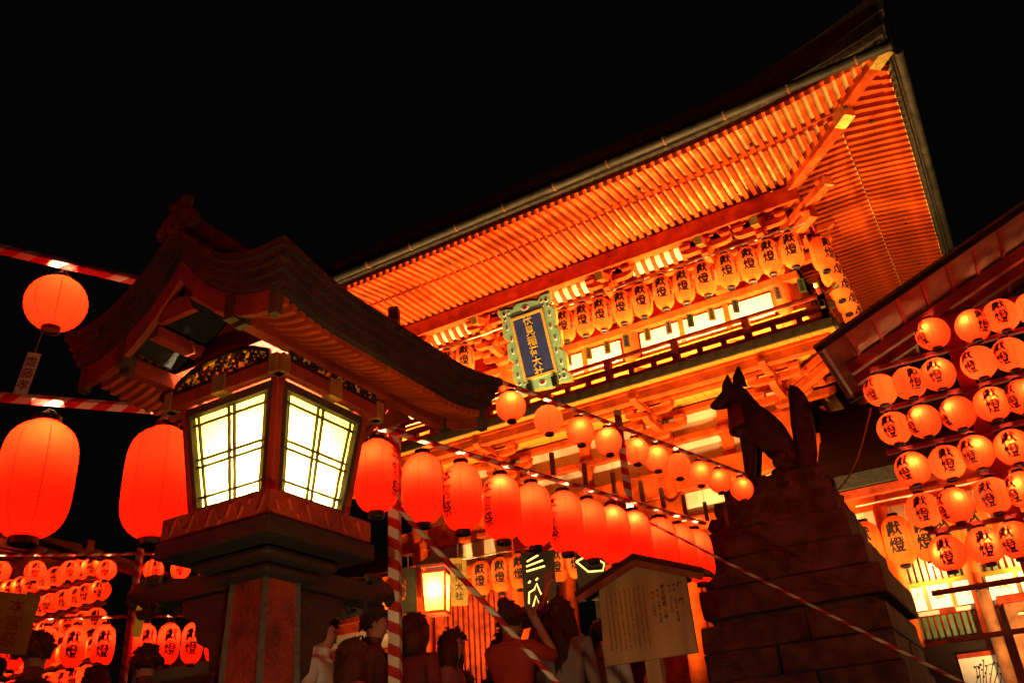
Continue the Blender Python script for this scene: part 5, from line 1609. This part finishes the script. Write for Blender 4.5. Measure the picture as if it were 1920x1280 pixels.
def person(loc, H, face, shirt, hair='short', armR='down', armL='down', look=0, label='', skin=None, hold=None, hcol=None, sleeve='short', extra_=None):
    """face: heading in degrees, 0 = +y (towards the gate), positive turns to +x"""
    skin = skin or SKIN; hm = hcol or HAIR; H -= .05; k = H / 1.72
    loc = (loc[0] * 1.15, loc[1] * 1.15, .17 if loc[1] * 1.15 > 4.32 else 0.)
    t = thing('person', label, 'person', loc, -R_(face))
    v, e, r, seg = [], [], [], []
    def V(x, y, z, rad, frm=None, tagm=0):
        v.append((x * k, y * k, z * k)); r.append(tuple(q * k for q in rad) if isinstance(rad, tuple) else rad * k)
        i = len(v) - 1
        if frm is not None: e.append((frm, i)); seg.append((frm, i, tagm))
        return i
    # 0 shirt, 1 skin, 2 trousers
    pel = V(0, 0, .95, (.155, .115)); wa = V(0, .0, 1.10, (.145, .10), pel, 0); che = V(0, .01, 1.28, (.165, .115), wa, 0)
    uch = V(0, 0, 1.415, (.125, .085), che, 0); nb_ = V(0, -.005, 1.475, .062, uch, 0); nt_ = V(0, .005, 1.515, .055, nb_, 1)
    lx, ly = math.sin(look) * .02, math.cos(look) * .02
    h0 = V(lx * .8, ly * .8, 1.565, (.062, .07), nt_, 1); h1 = V(lx, ly, 1.62, (.074, .088), h0, 1); h2 = V(lx * .6, ly * .6, 1.68, (.072, .085), h1, 1); V(lx * .3, ly * .3, 1.715, (.05, .058), h2, 1)
    nose = V(lx * 5.2, ly * 5.2, 1.612, .012, h1, 1)
    hands = {}
    for s, mode in ((1, armR), (-1, armL)):
        sh = V(s * .168, 0, 1.425, .066, uch, 0)
        if mode == 'down': el, wr, hd_ = (s * .215, -.02, 1.13), (s * .215, .06, .90), (s * .21, .09, .83)
        elif mode == 'raise': el, wr, hd_ = (s * .22, .20, 1.50), (s * .15, .30, 1.74), (s * .13, .31, 1.81)
        elif mode == 'high': el, wr, hd_ = (s * .20, .12, 1.66), (s * .14, .20, 1.91), (s * .13, .21, 1.99)
        elif mode == 'chest': el, wr, hd_ = (s * .22, .04, 1.14), (s * .08, .25, 1.22), (s * .05, .29, 1.26)
        elif mode == 'camera': el, wr, hd_ = (s * .25, .16, 1.36), (s * .10, .24, 1.58), (s * .07, .22, 1.65)
        elif mode == 'head': el, wr, hd_ = (s * .30, .02, 1.55), (s * .14, -.02, 1.68), (s * .08, -.02, 1.72)
        elif mode == 'side': el, wr, hd_ = (s * .33, .12, 1.33), (s * .42, .22, 1.55), (s * .43, .23, 1.63)
        sl = 0 if sleeve == 'long' else 1
        a = V(*el, .044, sh, 0); md = v.index(v[a])
        b = V(*wr, .031, a, sl); p = V(*hd_, (.036, .022), b, 1)
        dv = (Vector(hd_) - Vector(wr)).normalized(); sd = dv.cross(Vector((0, 1, 0)))
        if sd.length < .2: sd = Vector((1, 0, 0))
        sd.normalize(); fw = sd.cross(dv) * (1 if s > 0 else 1)
        for q, (o_, L) in enumerate(((-.026, .062), (-.009, .074), (.009, .07), (.026, .055))):
            b0 = Vector(hd_) + dv * .03 + sd * o_
            f1 = V(*b0, .0095, p, 1); b1 = b0 + dv * L * .55 + fw * .008; f2 = V(*b1, .009, f1, 1); b2 = b1 + dv * L * .4 + fw * .022; V(*b2, .0075, f2, 1)
        th = Vector(hd_) - dv * .005 + sd * .035 * s; f1 = V(*th, .011, p, 1); th2 = th + sd * .016 * s + dv * .03 + fw * .015; V(*th2, .009, f1, 1)
        hands[s] = Vector(hd_) * k
    for s in (-1, 1):
        hp = V(s * .085, 0, .90, .10, pel, 2); kn = V(s * .095, .015, .50, .066, hp, 2); an = V(s * .095, -.02, .09, .045, kn, 2); V(s * .10, .12, .035, .042, an, 2)
    me = skin_mesh('body', v, e, r, sub=1)
    for m in (SH[shirt], skin, TROU): me.materials.append(m)
    P = [Vector(p) for p in v]
    for f in me.polygons:
        c = f.center; best = None
        for a, b, tg in seg:
            d = P[b] - P[a]; q = max(0, min(1, (c - P[a]).dot(d) / max(1e-9, d.length_squared)))
            dist = (c - P[a] - d * q).length - (r[a][0] if isinstance(r[a], tuple) else r[a]) * .6
            if best is None or dist < best[0]: best = (dist, tg, q, a)
        tg = best[1]
        f.material_index = tg
    bo = link('body', me, t)
    cl = MB(); n_ = 14
    cl.tube([(math.sin(q) * .075 * k, (math.cos(q) * .07 - .002) * k, (1.462 + .012 * -math.cos(q)) * k) for q in [2 * math.pi * i / n_ for i in range(n_ + 1)]], .014 * k, 6)
    cl.build('collar', SH[shirt], t, True, local=True)
    if len(label) % 3 == 0:
        MB().tube([(.10 * k, -.02 * k, 1.475 * k), (.08 * k, -.105 * k, 1.36 * k), (0, -.125 * k, 1.22 * k), (-.10 * k, -.115 * k, 1.08 * k), (-.17 * k, -.05 * k, .98 * k)], .014 * k, 6).build('bag_strap', TROU, t, True, local=True)
    # ears and eyes
    hc = Vector((lx * .8 * k, ly * .8 * k, 1.625 * k))
    fwd = Vector((math.sin(look), math.cos(look), 0)); rgt = Vector((fwd.y, -fwd.x, 0))
    for s in (-1, 1):
        MB().ball(tuple(hc + rgt * s * .076 * k), .02 * k, 6, 0, (.5, .8, 1.4)).build('ear', skin, bo, True, local=True)
        MB().ball(tuple(hc + fwd * .083 * k + rgt * s * .03 * k + Vector((0, 0, .012))), .008 * k, 6).build('eye', BLACK, bo, True, local=True)
    MB().ball(tuple(hc + fwd * .080 * k + Vector((0, 0, -.055 * k))), .02 * k, 6, 0, (1, .5, .28)).build('mouth', MAROON, bo, True, local=True)
    # hair: a cap with a hairline, plus length down the back where it is long
    hb = MB(); nn, mm = 16, 9
    rows = []
    rn = random.Random(int(abs(loc[0]) * 1000))
    for i in range(nn + 1):
        a = 2 * math.pi * i / nn
        ca, sa = math.sin(a), math.cos(a)            # sa = 1 at the face side
        low = {'short': .66, 'bun': .68, 'long': .66, 'bob': .66}[hair]
        down = math.pi * (.38 + (low - .38) * smoothstep((.75 - sa) / .95))
        row = []
        for j in range(mm + 1):
            q = down * j / mm
            R0 = .101 + rn.uniform(-.003, .003) + (.010 if hair != 'short' else 0)
            R0 *= 1 - .16 * max(0, q / math.pi - .42) / .25
            p = hc + (rgt * ca * math.sin(q) * R0 * .90 + fwd * sa * math.sin(q) * R0 * 1.06 + Vector((0, 0, math.cos(q) * R0 * 1.08 + .012))) * k
            row.append(tuple(p))
        rows.append(row)
    hb.grid(rows)
    for q in range(70):
        a = rn.uniform(0, 2 * math.pi); ca, sa = math.sin(a), math.cos(a)
        dn = math.pi * (.36 + (.60 - .36) * smoothstep((.75 - sa) / .95))
        w_ = dn * rn.uniform(.1, 1) ; R0 = .104
        nrm = rgt * ca * math.sin(w_) * .9 + fwd * sa * math.sin(w_) * 1.06 + Vector((0, 0, math.cos(w_) * 1.08))
        p = hc + (nrm * R0 + Vector((0, 0, .012))) * k
        dr = (nrm * .5 + Vector((rn.uniform(-.6, .6), rn.uniform(-.6, .6), -1.0 * math.sin(w_)))).normalized()
        L_ = rn.uniform(.025, .055) * k
        hb.tube([p - nrm * .012 * k, p + dr * L_ * .5, p + dr * L_ - nrm * .006], [.013 * k, .010 * k, .002], 5)
    ho = hb.build('hair', hm, t, True, local=True)
    if hair in ('long', 'bob'):
        L = .42 if hair == 'long' else .2
        rows = []
        for j in range(8):
            z = .02 - L * j / 7; wd = .092 + .018 * math.sin(j * .6)
            row = []
            for i in range(11):
                a = -math.pi * .72 + 1.44 * math.pi * i / 10 + math.pi
                row.append(tuple(hc + (rgt * math.sin(a) * wd * 1.02 + fwd * math.cos(a) * wd * (.98 if j < 3 else .85) + fwd * (-.012 * j * .4)) * k + Vector((rn.uniform(-.004, .004), rn.uniform(-.004, .004), z * k))))
            rows.append(row)
        o = MB().grid(rows).build('hair_length', hm, t, True, local=True)
        sd_ = o.modifiers.new('solid', 'SOLIDIFY'); sd_.thickness = .02; sd_.offset = 0
    if hair == 'bun':
        MB().ball(tuple(hc + (fwd * -.07 + Vector((0, 0, .11))) * k), .05 * k, 8).build('hair_bun', hm, t, True, local=True)
    # what the hands hold
    if hold:
        kind, s = hold
        p = hands[s] + Vector((0, .03, .05)) * k
        wm = Matrix.Rotation(-R_(face), 3, 'Z')
        pos = Vector(loc) + wm @ p
        if kind == 'phone':
            q = thing('phone', 'black phone held up by the person ' + (extra_ or 'in the crowd'), 'phone', tuple(pos), -R_(face))
            MB().box((0, 0, .02), (.074, .009, .15)).build('case', PHONE, q, bevel=.003, local=True)
            MB().box((0, -.0055, .02), (.066, .002, .138)).build('screen', PSCREEN if s > 5 else PHONE, q, local=True)
        if kind == 'camera':
            pos = Vector(loc) + wm @ (Vector((0, .24, 1.66)) * k)
            q = thing('camera_body', 'black camera raised to the eye by the person ' + (extra_ or 'in the crowd'), 'camera', tuple(pos), -R_(face))
            MB().box((0, 0, 0), (.13, .06, .09)).build('case', PHONE, q, bevel=.006, local=True)
            MB().cyl((0, .03, 0), (0, .11, 0), .034, .03, 14).build('lens', PHONE, q, True, local=True)
    return t
person((-4.32, 3.42, 0), 1.72, -70, 'dark', 'short', label='man with short black hair looking down, under the long yellow paper strip', look=0)
person((-4.10, 2.62, 0), 1.66, -50, 'dark', 'short', label='dark-haired person in the crowd beside the wide yellow card', look=0)
person((-4.62, 2.72, 0), 1.62, 120, 'dark', 'short', label='person in dark clothes half out of view behind the wide yellow card')
person((-3.78, 3.52, 0), 1.60, 30, 'white', 'short', armR='head', label='person in a pale shirt touching their hair, behind the lantern house post', hcol=HAIR)
person((-3.52, 3.95, 0), 1.66, 70, 'white', 'short', label='man in a pale short-sleeved shirt just past the lantern house post')
person((-3.62, 4.45, 0), 1.60, 40, 'dark', 'short', label='person in black, half hidden behind the man in the pale shirt')
person((-3.42, 4.28, 0), 1.76, 60, 'dark', 'short', label='tall man in dark clothes behind the woman with long wavy hair')
person((-3.12, 3.72, 0), 1.60, 35, 'pink', 'long', label='woman with long wavy hair and a rose blouse turned aside in the crowd', hcol=HAIRB)
person((-3.22, 4.40, 0), 1.70, 5, 'maroon', 'bob', label='person with full rounded hair directly behind the thick striped pole')
person((-3.10, 4.62, 0), 1.60, 70, 'pink', 'long', armR='chest', armL='chest', label='young woman with long dark hair holding something at her chest')
person((-3.02, 5.15, 0), 1.68, 15, 'maroon', 'short', armL='raise', hold=('phone', -1), label='person raising one arm beside the glowing hanging lamp', extra_='beside the hanging lamp')
person((-2.58, 4.45, 0), 1.66, 5, 'red', 'bun', armR='camera', armL='camera', hold=('camera', 1), label='person in a red T-shirt with tied-up hair lifting a camera', extra_='in the red T-shirt')
person((-2.62, 4.98, 0), 1.72, 10, 'check', 'short', armL='high', armR='down', label='man in a patterned shirt reaching one arm high')
person((-2.47, 4.86, 0), 1.74, -15, 'beige', 'long', armL='side', hold=('phone', -1), label='tall woman in a pale grey jacket holding a phone far out to one side', sleeve='long', extra_='in the grey jacket')
person((-2.47, 5.42, 0), 1.66, 0, 'white', 'short', label='person in pale clothes partly hidden by the notice board', sleeve='long')
person((-2.95, 5.9, 0), 1.70, 0, 'dark', 'short', armR='raise', label='dark-clothed person farther up the approach with one arm raised')
person((-3.6, 6.3, 0), 1.66, 0, 'dark', 'short', label='dark-clothed person farther up the approach near the lamp')
rnc = random.Random(21)
for i, (x, y, f, shc, hr, ar) in enumerate(((-3.95, 5.1, 10, 'white', 'short', 'raise'), (-4.3, 5.4, -20, 'pink', 'bob', 'down'), (-3.35, 5.6, 25, 'check', 'short', 'down'), (-2.75, 6.6, -10, 'white', 'long', 'raise'), (-3.2, 7.2, 5, 'red', 'short', 'down'), (-3.8, 7.4, 15, 'white', 'short', 'high'), (-4.5, 6.9, -5, 'maroon', 'long', 'down'), (-5.2, 6.2, 12, 'beige', 'short', 'raise'), (-5.0, 4.6, -30, 'white', 'short', 'down'), (-5.4, 3.9, -60, 'maroon', 'bob', 'down'), (-5.9, 4.9, 20, 'dark', 'short', 'down'), (-6.2, 3.4, -80, 'white', 'long', 'down'))):
    nm = ['man in a white shirt with one arm up, beyond the tall dark-clothed man', 'woman with bobbed hair and a rose top among the far crowd', 'man in a patterned top walking up towards the gate', 'long-haired woman in white raising a hand near the gate steps', 'person in red walking close to the gate steps', 'man in white stretching an arm high before the gate', 'long-haired person in maroon before the gate steps', 'person in a grey coat raising an arm below the gate', 'short-haired person in white below the far lantern line', 'person with bobbed hair in maroon below the far lantern line', 'person in black below the far lantern rack', 'long-haired person in white crossing below the far rack'][i]
    person((x, y, 0), rnc.uniform(1.6, 1.76), f, shc, hr, armR=ar, label=nm, skin=SKIN2 if i % 3 == 0 else SKIN, hcol=HAIRB if i % 4 == 1 else HAIR)
